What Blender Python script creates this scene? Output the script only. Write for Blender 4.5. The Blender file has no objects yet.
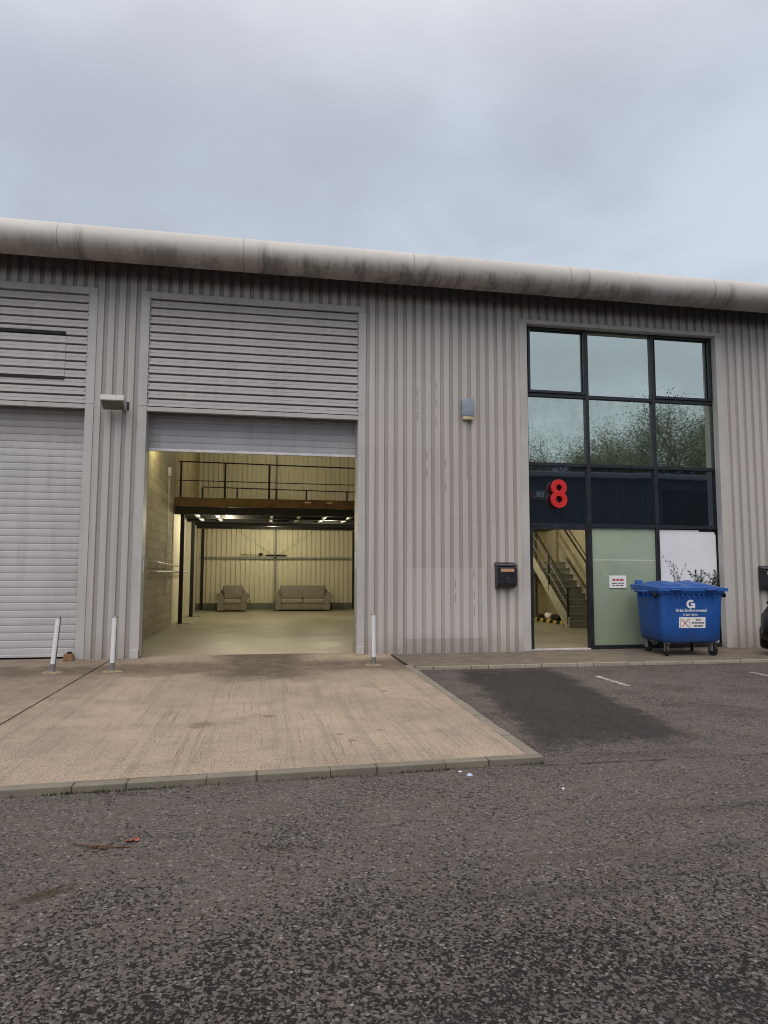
import bpy, bmesh, math, random
from mathutils import Vector, Matrix, noise as mnoise
random.seed(7)
sc = bpy.context.scene
COL = sc.collection
R = math.radians

# ------------------------------------------------------------------ node helper
class NT:
    def __init__(s, tree):
        s.t = tree; s.n = tree.nodes; s.l = tree.links
    def new(s, typ, **kw):
        n = s.n.new(typ)
        for k, v in kw.items(): setattr(n, k, v)
        return n
    def put(s, sock, v):
        if isinstance(v, bpy.types.NodeSocket): s.l.new(v, sock)
        elif isinstance(v, (tuple, list)):
            sock.default_value = tuple(v) if len(sock.default_value) == len(v) else tuple(v) + (1,)
        else: sock.default_value = v
    def m(s, op, a, b=None, c=None, clamp=False):
        n = s.new('ShaderNodeMath', operation=op); n.use_clamp = clamp
        s.put(n.inputs[0], a)
        if b is not None: s.put(n.inputs[1], b)
        if c is not None: s.put(n.inputs[2], c)
        return n.outputs[0]
    def coord(s, kind='Object'):
        return s.new('ShaderNodeTexCoord').outputs[kind]
    def sep(s, v):
        n = s.new('ShaderNodeSeparateXYZ'); s.put(n.inputs[0], v); return n.outputs
    def scale(s, v, sx, sy, sz):
        n = s.new('ShaderNodeVectorMath', operation='MULTIPLY'); s.put(n.inputs[0], v); n.inputs[1].default_value = (sx, sy, sz)
        return n.outputs[0]
    def noise(s, v, scale=5, detail=4, rough=.55, dist=0):
        n = s.new('ShaderNodeTexNoise'); s.put(n.inputs['Vector'], v)
        n.inputs['Scale'].default_value = scale; n.inputs['Detail'].default_value = detail
        n.inputs['Roughness'].default_value = rough; n.inputs['Distortion'].default_value = dist
        return n.outputs['Fac']
    def vor(s, v, scale=5, feature='F1', out='Distance', rnd=1):
        n = s.new('ShaderNodeTexVoronoi', feature=feature); s.put(n.inputs['Vector'], v)
        n.inputs['Scale'].default_value = scale; n.inputs['Randomness'].default_value = rnd
        return n.outputs[out]
    def mr(s, v, a, b, c=0., d=1., smooth=True):
        n = s.new('ShaderNodeMapRange'); n.interpolation_type = 'SMOOTHSTEP' if smooth else 'LINEAR'
        n.clamp = True
        s.put(n.inputs[0], v)
        for i, q in enumerate((a, b, c, d)): s.put(n.inputs[1 + i], q)
        return n.outputs[0]
    def mix(s, f, a, b, mode='MIX'):
        n = s.new('ShaderNodeMix', data_type='RGBA', blend_type=mode)
        s.put(n.inputs[0], f); s.put(n.inputs[6], a); s.put(n.inputs[7], b)
        return n.outputs[2]
    def bump(s, h, strength=.3, dist=.01):
        n = s.new('ShaderNodeBump'); s.put(n.inputs['Height'], h)
        n.inputs['Strength'].default_value = strength; n.inputs['Distance'].default_value = dist
        return n.outputs[0]
    def box(s, x, z, x0, x1, z0, z1, e=.004):
        a = s.m('MULTIPLY', s.mr(x, x0 - e, x0 + e), s.mr(x, x1 - e, x1 + e, 1., 0.))
        b = s.m('MULTIPLY', s.mr(z, z0 - e, z0 + e), s.mr(z, z1 - e, z1 + e, 1., 0.))
        return s.m('MULTIPLY', a, b)

def mat(name):
    m = bpy.data.materials.new(name); m.use_nodes = True
    t = NT(m.node_tree); b = m.node_tree.nodes['Principled BSDF']
    return m, t, b

def simple(name, col, rough=.5, metal=0., var=.15, scale=6., bump=0., bscale=60., spec=.5, dirt=None):
    """plain paint/metal/cloth with uneven tone and optional fine bump"""
    m, t, b = mat(name)
    v = t.coord()
    n = t.noise(v, scale, 5, .6)
    f = t.mr(n, .3, .7)
    c0 = tuple(q * (1 - var) for q in col); c1 = tuple(min(1, q * (1 + var)) for q in col)
    c = t.mix(f, c0, c1)
    if dirt:
        d = t.mr(t.noise(v, scale * 2.3, 6, .7), .52, .75)
        c = t.mix(t.m('MULTIPLY', d, .6), c, dirt)
    t.put(b.inputs['Base Color'], c)
    t.put(b.inputs['Roughness'], t.mr(n, .2, .8, max(.02, rough - .08), min(1, rough + .08)))
    b.inputs['Metallic'].default_value = metal
    b.inputs['Specular IOR Level'].default_value = spec
    if bump:
        t.put(b.inputs['Normal'], t.bump(t.noise(v, bscale, 3), bump, .004))
    return m

# ------------------------------------------------------------------ mesh helper
class MB:
    def __init__(s): s.bm = bmesh.new()
    def box(s, x0, x1, y0, y1, z0, z1, bev=0., mtx=None, seg=2):
        r = bmesh.ops.create_cube(s.bm, size=1)
        vs = r['verts']
        for v in vs:
            v.co = Vector(((x0 + x1) / 2 + v.co.x * (x1 - x0), (y0 + y1) / 2 + v.co.y * (y1 - y0), (z0 + z1) / 2 + v.co.z * (z1 - z0)))
        if bev:
            es = list({e for v in vs for e in v.link_edges})
            r2 = bmesh.ops.bevel(s.bm, geom=es, offset=bev, segments=seg, affect='EDGES', profile=.5)
            vs = list({v for f in r2['faces'] for v in f.verts} | {v for v in vs if v.is_valid})
            # all verts of this island
            seen = set(vs); st = list(vs)
            while st:
                q = st.pop()
                for e in q.link_edges:
                    o = e.other_vert(q)
                    if o not in seen: seen.add(o); st.append(o)
            vs = list(seen)
        if mtx is not None: bmesh.ops.transform(s.bm, matrix=mtx, verts=vs)
        return vs
    def tube(s, pts, r, n=10, r2=None, cap=True):
        pts = [Vector(p) for p in pts]; rings = []
        k = len(pts)
        for i, p in enumerate(pts):
            d = (pts[min(i + 1, k - 1)] - pts[max(i - 1, 0)]).normalized()
            a = d.cross(Vector((0, 0, 1)))
            if a.length < 1e-4: a = d.cross(Vector((1, 0, 0)))
            a.normalize(); b = d.cross(a)
            rr = r if r2 is None else r + (r2 - r) * i / (k - 1)
            rings.append([s.bm.verts.new(p + a * math.cos(2 * math.pi * j / n) * rr + b * math.sin(2 * math.pi * j / n) * rr) for j in range(n)])
        for i in range(k - 1):
            for j in range(n):
                s.bm.faces.new((rings[i][j], rings[i][(j + 1) % n], rings[i + 1][(j + 1) % n], rings[i + 1][j]))
        if cap:
            s.bm.faces.new(rings[0][::-1]); s.bm.faces.new(rings[-1])
        return [v for q in rings for v in q]
    def prof(s, pts, axis, a0, a1, closed=False):
        """sweep a 2-D profile along an axis. axis 'x': pts are (y,z); axis 'z': pts (x,y); axis 'y': pts (x,z)"""
        def mk(p, a):
            return {'x': (a, p[0], p[1]), 'z': (p[0], p[1], a), 'y': (p[0], a, p[1])}[axis]
        A = [s.bm.verts.new(mk(p, a0)) for p in pts]; B = [s.bm.verts.new(mk(p, a1)) for p in pts]
        n = len(pts)
        for i in range(n if closed else n - 1):
            j = (i + 1) % n
            s.bm.faces.new((A[i], A[j], B[j], B[i]))
        if closed:
            s.bm.faces.new(A[::-1]); s.bm.faces.new(B)
        return A + B
    def quad(s, *p):
        s.bm.faces.new([s.bm.verts.new(q) for q in p])
    def build(s, name, m, parent=None, smooth=False, auto=None, **props):
        me = bpy.data.meshes.new(name)
        bmesh.ops.recalc_face_normals(s.bm, faces=s.bm.faces)
        s.bm.to_mesh(me); s.bm.free()
        me.materials.append(m)
        if smooth:
            for p in me.polygons: p.use_smooth = True
        o = bpy.data.objects.new(name, me); COL.objects.link(o)
        if smooth and auto:
            me.set_sharp_from_angle(angle=R(auto))
        if parent: o.parent = parent
        for k, v in props.items(): o[k] = v
        return o

def thing(name, label, cat, loc=(0, 0, 0), rz=0, group=None):
    o = bpy.data.objects.new(name, None); COL.objects.link(o)
    o.location = loc; o.rotation_euler = (0, 0, rz); o.empty_display_size = .2
    o['label'] = label; o['category'] = cat
    if group: o['group'] = group
    return o
def tag(o, label, cat, group=None):
    o['label'] = label; o['category'] = cat
    if group: o['group'] = group
    return o
def copy_tree(o, parent=None):
    c = o.copy(); COL.objects.link(c); c.parent = parent
    for ch in [q for q in o.children]: copy_tree(ch, c)
    return c
def text_mesh(name, body, size, m, parent, mtx, extrude=.002, offset=0., align='CENTER', bev=0., shear=0., **props):
    cu = bpy.data.curves.new(name, 'FONT'); cu.body = body; cu.size = size; cu.extrude = extrude
    cu.offset = offset; cu.align_x = align; cu.align_y = 'CENTER'; cu.bevel_depth = bev; cu.resolution_u = 6; cu.shear = shear
    t = bpy.data.objects.new(name, cu); COL.objects.link(t)
    dg = bpy.context.evaluated_depsgraph_get()
    me = bpy.data.meshes.new_from_object(t.evaluated_get(dg))
    bpy.data.objects.remove(t); bpy.data.curves.remove(cu)
    me.name = name; me.transform(mtx); me.materials.clear(); me.materials.append(m)
    o = bpy.data.objects.new(name, me); COL.objects.link(o)
    if parent: o.parent = parent
    for k, v in props.items(): o[k] = v
    return o
FACE_Y = Matrix.Rotation(R(90), 4, 'X')        # text lying in XY -> standing in XZ, facing -Y

# ------------------------------------------------------------------ materials
def m_tarmac():
    m, t, b = mat('tarmac')
    v = t.coord(); x, y, z = t.sep(v)
    big = t.noise(v, .55, 4, .6); mid = t.noise(v, 3.2, 5, .65)
    wv = t.new('ShaderNodeVectorMath', operation='ADD'); nc = t.new('ShaderNodeTexNoise'); t.put(nc.inputs['Vector'], v); nc.inputs['Scale'].default_value = 60
    t.put(wv.inputs[0], v); t.put(wv.inputs[1], t.scale(nc.outputs['Color'], .02, .02, .02)); vv = wv.outputs[0]
    cell = t.vor(vv, 78, 'F1', 'Color'); cr, cg, cb = t.sep(cell)
    dist = t.vor(vv, 78, 'F1', 'Distance')
    cell2 = t.vor(vv, 46, 'F1', 'Color'); cr2 = t.sep(cell2)[1]; dist2 = t.vor(vv, 46, 'F1', 'Distance')
    fine = t.noise(v, 30, 6, .8); fine2 = t.noise(v, 110, 3, .7)
    tone = t.m('ADD', t.m('MULTIPLY', t.m('SUBTRACT', cr, .5), .42), t.m('MULTIPLY', t.m('SUBTRACT', fine, .5), 1.5))
    tone = t.m('ADD', tone, t.m('MULTIPLY', t.m('SUBTRACT', fine2, .5), .8))
    tone = t.m('ADD', tone, t.m('MULTIPLY', t.m('SUBTRACT', big, .5), .30))
    tone = t.m('ADD', tone, t.m('MULTIPLY', t.m('SUBTRACT', mid, .5), .32))
    base = t.mix(t.mr(mid, .35, .65), (.150, .123, .107), (.143, .123, .111))
    c = t.mix(1., base, t.m('MAXIMUM', t.m('ADD', tone, 1.08), .18), 'MULTIPLY')
    # gaps between the stones: specks everywhere, merging to clusters where the surface is worn near the camera
    wear = t.m('ADD', t.mr(y, -8.6, -10.3, 0., .24), t.m('MULTIPLY', t.m('SUBTRACT', t.noise(v, 1.6, 5, .65), .5), .55))
    pit = t.m('ADD', t.m('MULTIPLY', t.noise(v, 52, 5, .82), .6), t.m('MULTIPLY', cg, .25))
    thr = t.m('SUBTRACT', .517, t.m('MULTIPLY', wear, .50))
    pm = t.mr(pit, thr, t.m('ADD', thr, .02))
    c = t.mix(t.m('MULTIPLY', pm, .93), c, t.mix(t.mr(y, -8.5, -10., 0., 1.), (.014, .013, .012), (.006, .0055, .005)))
    # pale stones
    st = t.mr(cr2, .945, .955)
    sd = t.mr(dist2, .20, .42, 1., 0.)
    c = t.mix(t.m('MULTIPLY', t.m('MULTIPLY', st, sd), .9), c, (.44, .41, .39))
    st2 = t.mr(cb, .94, .96); c = t.mix(t.m('MULTIPLY', st2, .5), c, (.38, .355, .335))
    sp = t.vor(v, 120, 'F1', 'Color'); spk = t.mr(t.sep(sp)[0], .972, .978); spd = t.mr(t.vor(v, 120, 'F1', 'Distance'), .2, .4, 1., 0.)
    c = t.mix(t.m('MULTIPLY', t.m('MULTIPLY', spk, spd), .9), c, (.62, .60, .58))
    # dark damp patch in the parking bay
    dx = t.m('DIVIDE', t.m('ABSOLUTE', t.m('SUBTRACT', t.m('ADD', x, t.m('MULTIPLY', t.m('ADD', y, 4.3), -.12)), 3.58)), .84)
    dy = t.m('DIVIDE', t.m('ABSOLUTE', t.m('ADD', y, 4.25)), 2.55)
    d = t.m('SUBTRACT', 1., t.m('MAXIMUM', dx, dy))
    d = t.m('ADD', d, t.m('MULTIPLY', t.m('SUBTRACT', t.noise(v, 2.6, 8, .85), .5), 1.25))
    dm = t.mr(d, -.06, .22)
    c = t.mix(t.m('MULTIPLY', t.m('MULTIPLY', dm, t.mr(fine, .34, .54, .5, 1.)), .9), c, (.028, .023, .021))
    # wider stain to the right of it, and a worn bay
    d2 = t.mr(t.noise(t.scale(v, .5, 1.2, 1), 1.7, 5, .7), .52, .66)
    bay = t.m('MULTIPLY', t.mr(y, -7.6, -7.3), t.mr(x, 2.2, 2.4))
    c = t.mix(t.m('MULTIPLY', t.m('MULTIPLY', d2, bay), .38), c, (.045, .040, .038))
    tr = t.mr(t.noise(t.scale(v, .22, 1.9, 1), 1.1, 4, .6), .55, .68)
    c = t.mix(t.m('MULTIPLY', t.m('MULTIPLY', tr, t.mr(fine, .35, .6, .4, 1.)), .4), c, (.045, .04, .038))
    cw = t.m('ADD', t.m('SUBTRACT', t.m('MULTIPLY', x, .16), y), t.m('MULTIPLY', t.m('SUBTRACT', t.noise(v, 1.4, 6, .7), .5), .9))
    ck = t.m('MULTIPLY', t.mr(t.m('ABSOLUTE', t.m('SUBTRACT', cw, 8.55)), .004, .014, 1., 0.), t.mr(t.noise(v, 1.1, 3), .47, .56))
    c = t.mix(t.m('MULTIPLY', ck, .7), c, (.02, .018, .016))
    # joint with a mossy edge that carries on from the apron kerb
    jy = t.m('ADD', y, t.m('ADD', t.m('MULTIPLY', x, -.012), t.m('MULTIPLY', t.m('SUBTRACT', t.noise(v, 2.2, 4), .5), .12)))
    j = t.m('MULTIPLY', t.mr(t.m('ABSOLUTE', t.m('ADD', jy, 7.26)), .01, .045, 1., 0.), t.mr(x, 2.2, 2.35))
    j = t.m('MULTIPLY', j, t.mr(t.noise(v, 5, 4, .7), .36, .6))
    c = t.mix(t.m('MULTIPLY', j, .85), c, t.mix(t.mr(t.noise(v, 3, 2), .5, .6), (.028, .026, .02), (.035, .045, .016)))
    # a mossy smear by the near left
    mx = t.m('POWER', t.m('DIVIDE', t.m('ADD', x, 1.0), .17), 2.); my = t.m('POWER', t.m('DIVIDE', t.m('ADD', t.m('SUBTRACT', y, t.m('MULTIPLY', t.m('ADD', x, 1.0), .5)), 8.93), .06), 2.)
    ms = t.mr(t.m('ADD', t.m('ADD', mx, my), t.m('MULTIPLY', t.noise(v, 16, 4), 1.6)), .9, 1.9, 1., 0.)
    c = t.mix(t.m('MULTIPLY', ms, .8), c, (.06, .05, .018))
    t.put(b.inputs['Base Color'], c)
    t.put(b.inputs['Roughness'], t.mr(dm, 0., 1., .86, .72))
    b.inputs['Specular IOR Level'].default_value = .35
    h = t.m('SUBTRACT', t.m('ADD', t.m('MULTIPLY', dist, -.7), t.m('MULTIPLY', fine, 1.2)), t.m('MULTIPLY', pm, .9))
    t.put(b.inputs['Normal'], t.bump(h, 1., .02))
    return m

def m_apron():
    m, t, b = mat('brushed_concrete')
    v = t.coord(); x, y, z = t.sep(v)
    wob = t.m('MULTIPLY', t.m('SUBTRACT', t.noise(t.scale(v, .5, .35, 1), 1.3, 2), .5), .10)
    xv = t.new('ShaderNodeCombineXYZ'); t.put(xv.inputs[0], t.m('ADD', x, wob)); t.put(xv.inputs[1], t.m('MULTIPLY', y, .022))
    lines = t.noise(xv.outputs[0], 32, 4, .85)
    lines2 = t.noise(xv.outputs[0], 9, 3, .6)
    big = t.noise(v, .7, 5, .65); mid = t.noise(v, 3, 6, .7); fine = t.noise(t.scale(v, 1., .55, 1.), 62, 5, .85)
    c = t.mix(t.mr(big, .3, .7), (.325, .255, .195), (.445, .35, .268))
    c = t.mix(t.m('MULTIPLY', t.mr(mid, .46, .68), .42), c, (.19, .152, .118))
    lm = t.m('MULTIPLY', t.m('MULTIPLY', t.mr(lines, .53, .64), t.mr(t.noise(v, 1.1, 5, .65), .34, .6, .42, 1.)), t.mr(fine, .38, .58, .15, 1.))
    c = t.mix(lm, c, (.125, .10, .08))
    c = t.mix(t.m('MULTIPLY', t.mr(lines2, .55, .60), .25), c, (.17, .138, .11))
    c = t.mix(t.m('MULTIPLY', t.mr(fine, .50, .60), .66), c, (.15, .117, .09))
    c = t.mix(t.m('MULTIPLY', t.mr(fine, .47, .38), .55), c, (.56, .47, .37))
    # tyre-dark band in front of the doors
    nz = t.m('MULTIPLY', t.m('SUBTRACT', t.noise(v, 1.6, 6, .7), .5), 1.5)
    band = t.mr(t.m('ABSOLUTE', t.m('ADD', t.m('ADD', y, 1.35), t.m('MULTIPLY', nz, .6))), .25, 1.1, 1., 0.)
    cx = t.mr(t.m('ABSOLUTE', t.m('ADD', t.m('SUBTRACT', x, .05), t.m('MULTIPLY', nz, .35))), .35, 1.15, 1., 0.)
    tongue = t.m('MULTIPLY', cx, t.mr(t.m('ADD', y, t.m('MULTIPLY', nz, .5)), -3.3, -2.1))
    left = t.mr(t.m('ADD', x, t.m('MULTIPLY', nz, .8)), -2.9, -1.3, 1., 0.)
    left = t.m('MULTIPLY', left, t.mr(y, -6.4, -2.4, .12, .8))
    dark = t.m('MAXIMUM', t.m('MAXIMUM', t.m('MULTIPLY', band, .85), t.m('MULTIPLY', tongue, 1.)), t.m('MULTIPLY', left, .6))
    dark = t.m('MULTIPLY', dark, t.mr(mid, .25, .6, .65, 1.))
    c = t.mix(t.m('MULTIPLY', dark, .92), c, (.085, .066, .050))
    # round oil stains
    for sx, sy, rr in ((-.55, -5.5, .18), (.75, -6.1, .06), (.83, -6.35, .06), (.1, -5.2, .10), (1.55, -3.9, .08), (1.15, -6.0, .05)):
        dd = t.m('SQRT', t.m('ADD', t.m('POWER', t.m('SUBTRACT', x, sx), 2.), t.m('POWER', t.m('SUBTRACT', y, sy), 2.)))
        dd = t.m('ADD', dd, t.m('MULTIPLY', t.m('SUBTRACT', t.noise(v, 9, 4), .5), rr * 1.6))
        c = t.mix(t.m('MULTIPLY', t.mr(dd, rr * .3, rr, 1., 0.), .6), c, (.13, .085, .055))
    t.put(b.inputs['Base Color'], c); b.inputs['Roughness'].default_value = .88
    b.inputs['Specular IOR Level'].default_value = .3
    h = t.m('ADD', t.m('MULTIPLY', lines, 1.), t.m('MULTIPLY', fine, .7))
    t.put(b.inputs['Normal'], t.bump(h, .8, .012))
    return m

def m_pavement():
    m, t, b = mat('mossy_paving')
    v = t.coord()
    br = t.new('ShaderNodeTexBrick'); t.put(br.inputs['Vector'], v)
    br.inputs['Scale'].default_value = 1.; br.inputs['Brick Width'].default_value = .2; br.inputs['Row Height'].default_value = .1
    br.inputs['Mortar Size'].default_value = .006; br.inputs['Bias'].default_value = -.1
    br.inputs['Color1'].default_value = (.155, .122, .096, 1); br.inputs['Color2'].default_value = (.225, .18, .14, 1); br.inputs['Mortar'].default_value = (.07, .06, .04, 1)
    n = t.noise(v, 2.2, 5, .7)
    c = t.mix(t.m('MULTIPLY', t.mr(n, .45, .7), .6), br.outputs[0], (.09, .078, .055))
    c = t.mix(t.m('MULTIPLY', t.mr(t.noise(v, 50, 3, .8), .5, .7), .4), c, (.3, .26, .21))
    t.put(b.inputs['Base Color'], c); b.inputs['Roughness'].default_value = .9
    t.put(b.inputs['Normal'], t.bump(t.m('ADD', t.m('MULTIPLY', br.outputs['Fac'], -1.), t.noise(v, 60, 3)), .4, .008))
    return m

def m_kerb(name, col, pitch_axis='x', pitch=.915):
    m, t, b = mat(name)
    v = t.coord(); x, y, z = t.sep(v)
    a = x if pitch_axis == 'x' else y
    fr = t.m('FRACT', t.m('DIVIDE', t.m('ADD', a, t.m('MULTIPLY', t.noise(v, 40, 2), .006)), pitch))
    jt = t.mr(t.m('ABSOLUTE', t.m('SUBTRACT', fr, .5)), .488, .494)
    n = t.noise(v, 3, 5, .7); idn = t.new('ShaderNodeTexWhiteNoise', noise_dimensions='1D'); t.put(idn.inputs['W'], t.m('FLOOR', t.m('DIVIDE', a, pitch)))
    c = t.mix(t.mr(n, .3, .7), tuple(q * .72 for q in col), col)
    c = t.mix(t.m('MULTIPLY', idn.outputs[0], .35), c, tuple(q * .6 for q in col))
    c = t.mix(t.m('MULTIPLY', t.mr(t.noise(v, 14, 5, .8), .52, .7), .5), c, (.13, .12, .075))
    c = t.mix(t.m('MULTIPLY', jt, .8), c, (.05, .046, .036))
    t.put(b.inputs['Base Color'], c); b.inputs['Roughness'].default_value = .9
    t.put(b.inputs['Normal'], t.bump(t.m('SUBTRACT', t.noise(v, 50, 4), t.m('MULTIPLY', jt, 2.)), .4, .008))
    return m

def m_cladding():
    m, t, b = mat('grey_profiled_steel')
    v = t.coord(); x, y, z = t.sep(v)
    streak = t.noise(t.scale(v, 9, 1, .25), 1., 5, .65)
    big = t.noise(t.scale(v, .35, 1, .5), 1., 3)
    cool = t.mr(t.m('ADD', x, t.m('MULTIPLY', t.m('SUBTRACT', big, .5), 1.4)), -2.5, 2.6, 1., 0.)
    warm = t.mix(t.mr(big, .3, .7), (.495, .456, .428), (.53, .492, .462))
    c = t.mix(cool, warm, (.445, .425, .410))
    c = t.mix(t.m('MULTIPLY', t.mr(streak, .45, .75), .38), c, (.30, .275, .25))
    # panels: every sheet a metre wide, slightly different
    wn = t.new('ShaderNodeTexWhiteNoise', noise_dimensions='1D'); t.put(wn.inputs['W'], t.m('FLOOR', t.m('DIVIDE', t.m('ADD', x, .02), 1.0939)))
    c = t.mix(t.m('MULTIPLY', wn.outputs[0], .16), c, (.33, .31, .30))
    # valleys coloured darker than the crests
    val = t.mr(y, .006, .026)
    c = t.mix(t.m('MULTIPLY', val, .44), c, (.20, .178, .165))
    # cleaner rectangles left where old signs hung
    g1 = t.box(x, z, 1.90, 3.50, 3.87, 5.21, .02); g2 = t.box(x, z, 2.68, 4.24, .27, 1.58, .012)
    c = t.mix(t.m('MULTIPLY', g1, .10), c, (.62, .595, .57)); c = t.mix(t.m('MULTIPLY', g2, .20), c, (.66, .635, .61))
    g3 = t.box(x, z, 2.66, 4.24, 0., .27); c = t.mix(t.m('MULTIPLY', g3, .2), c, (.20, .175, .16))
    # dark scars of the old fixings
    for sx, zs in ((2.90, (4.95, 4.72, 4.5)), (3.27, (5.1, 4.78, 4.42)), (3.08, (3.75, 3.4)), (3.45, (3.62, 3.15)), (3.63, (1.3, 1.05)), (4.0, (1.5, 1.1, .8))):
        for z0 in zs:
            gm = t.box(x, z, sx - .012, sx + .012, z0 - .10, z0 + .06, .012)
            c = t.mix(t.m('MULTIPLY', gm, .55), c, (.17, .13, .11))
    gm = t.box(x, z, 3.86, 3.90, 3.3, 4.38, .02); c = t.mix(t.m('MULTIPLY', gm, .4), c, (.2, .19, .18))
    # splash and green at the foot, shade under the eaves painted into the colour
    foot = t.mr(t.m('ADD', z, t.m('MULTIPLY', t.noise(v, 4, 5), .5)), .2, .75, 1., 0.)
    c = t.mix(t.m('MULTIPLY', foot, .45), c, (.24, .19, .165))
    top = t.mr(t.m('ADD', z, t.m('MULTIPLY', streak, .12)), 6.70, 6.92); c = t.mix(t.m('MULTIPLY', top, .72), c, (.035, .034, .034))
    t.put(b.inputs['Base Color'], c)
    b.inputs['Roughness'].default_value = .55; b.inputs['Specular IOR Level'].default_value = .35
    t.put(b.inputs['Normal'], t.bump(t.noise(t.scale(v, 3, 1, .6), 1., 3), .3, .02))
    return m

def m_steel(name, c0, c1, dirt=(.25, .22, .2), rough=.5, topdark=None):
    m, t, b = mat(name)
    v = t.coord(); x, y, z = t.sep(v)
    st = t.noise(t.scale(v, 4, 4, .35), 1.5, 5, .65)
    c = t.mix(t.mr(t.noise(v, 1.3, 4), .3, .7), c0, c1)
    c = t.mix(t.m('MULTIPLY', t.mr(st, .48, .75), .35), c, dirt)
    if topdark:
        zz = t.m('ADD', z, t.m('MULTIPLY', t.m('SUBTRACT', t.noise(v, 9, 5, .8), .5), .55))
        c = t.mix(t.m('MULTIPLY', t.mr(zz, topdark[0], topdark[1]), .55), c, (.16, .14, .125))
    t.put(b.inputs['Base Color'], c); b.inputs['Roughness'].default_value = rough; b.inputs['Specular IOR Level'].default_value = .35
    return m

def m_bullnose():
    m, t, b = mat('stained_eaves_steel')
    v = t.coord(); x, y, z = t.sep(v)
    st = t.noise(t.scale(v, 1.6, .6, .35), 1.6, 6, .75)
    st2 = t.noise(t.scale(v, 9, 1, .8), 1.2, 5, .75)
    c = t.mix(t.mr(t.noise(t.scale(v, .5, 1, 1), 1, 3), .3, .7), (.47, .445, .415), (.56, .53, .50))
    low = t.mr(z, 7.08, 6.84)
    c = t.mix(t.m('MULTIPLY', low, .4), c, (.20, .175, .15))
    nn = t.m('ADD', t.noise(t.scale(v, 1.1, .6, 1.2), 1.5, 6, .7), t.m('MULTIPLY', t.m('SUBTRACT', st2, .5), .55))
    mask = t.m('MULTIPLY', t.mr(nn, .42, .62), t.mr(t.m('ADD', z, t.m('MULTIPLY', t.m('SUBTRACT', st2, .5), -.22)), 7.17, 6.93))
    mid = t.mr(t.m('ABSOLUTE', t.m('SUBTRACT', x, 2.6)), 1.5, 7., 1., .5)
    c = t.mix(t.m('MULTIPLY', t.m('MULTIPLY', mask, mid), .6), c, (.075, .066, .052))
    hi = t.m('MULTIPLY', t.mr(t.m('ADD', st, t.m('MULTIPLY', t.m('SUBTRACT', st2, .5), .5)), .56, .72), t.mr(t.m('ABSOLUTE', t.m('SUBTRACT', x, 2.0)), .6, 2.2, 1., .3))
    c = t.mix(t.m('MULTIPLY', hi, .24), c, (.13, .12, .10))
    sp = t.mr(t.vor(v, 11, 'F1', 'Distance'), .04, .10, 1., 0.); spm = t.mr(t.noise(v, .9, 3), .5, .6)
    c = t.mix(t.m('MULTIPLY', t.m('MULTIPLY', sp, spm), .5), c, (.12, .11, .1))
    fx = t.m('ABSOLUTE', t.m('SUBTRACT', t.m('FRACT', t.m('DIVIDE', t.m('ADD', t.m('ADD', x, 30.5), t.m('MULTIPLY', t.noise(t.scale(v, 3, 1, 4), 1, 3), .12)), 3.05)), .5))
    dr = t.m('MULTIPLY', t.mr(fx, .455, .495), t.mr(z, 7.36, 7.0, .15, 1.))
    c = t.mix(t.m('MULTIPLY', t.m('MULTIPLY', dr, t.mr(st2, .3, .65)), .6), c, (.10, .09, .075))
    jt = t.mr(t.m('ABSOLUTE', t.m('SUBTRACT', t.m('FRACT', t.m('DIVIDE', t.m('ADD', x, 30.9), 3.05)), .5)), .494, .498)
    c = t.mix(t.m('MULTIPLY', jt, .5), c, (.2, .19, .18))
    t.put(b.inputs['Base Color'], c); b.inputs['Roughness'].default_value = .5; b.inputs['Specular IOR Level'].default_value = .4
    t.put(b.inputs['Normal'], t.bump(t.noise(t.scale(v, .8, 1, 1), 1.2, 2), .15, .03))
    return m

def m_block():
    m, t, b = mat('fairfaced_blockwork')
    v = t.coord(); x, y, z = t.sep(v)
    cv = t.new('ShaderNodeCombineXYZ'); t.put(cv.inputs[0], t.m('ADD', y, x)); t.put(cv.inputs[1], z)
    br = t.new('ShaderNodeTexBrick'); t.put(br.inputs['Vector'], cv.outputs[0]); br.inputs['Scale'].default_value = 1
    br.inputs['Brick Width'].default_value = .45; br.inputs['Row Height'].default_value = .225; br.inputs['Mortar Size'].default_value = .009
    br.inputs['Color1'].default_value = (.32, .285, .22, 1); br.inputs['Color2'].default_value = (.41, .37, .29, 1); br.inputs['Mortar'].default_value = (.23, .2, .15, 1)
    c = t.mix(t.m('MULTIPLY', t.box(y, z, 1.5, 7.2, 3.38, 3.6, .01), .5), br.outputs[0], (.6, .56, .46))
    c = t.mix(t.m('MULTIPLY', t.mr(t.noise(v, 2, 5), .45, .7), .35), c, (.24, .21, .15))
    t.put(b.inputs['Base Color'], c); b.inputs['Roughness'].default_value = .9
    t.put(b.inputs['Normal'], t.bump(t.m('SUBTRACT', t.noise(v, 60, 3), br.outputs['Fac']), .4, .008))
    return m

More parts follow.
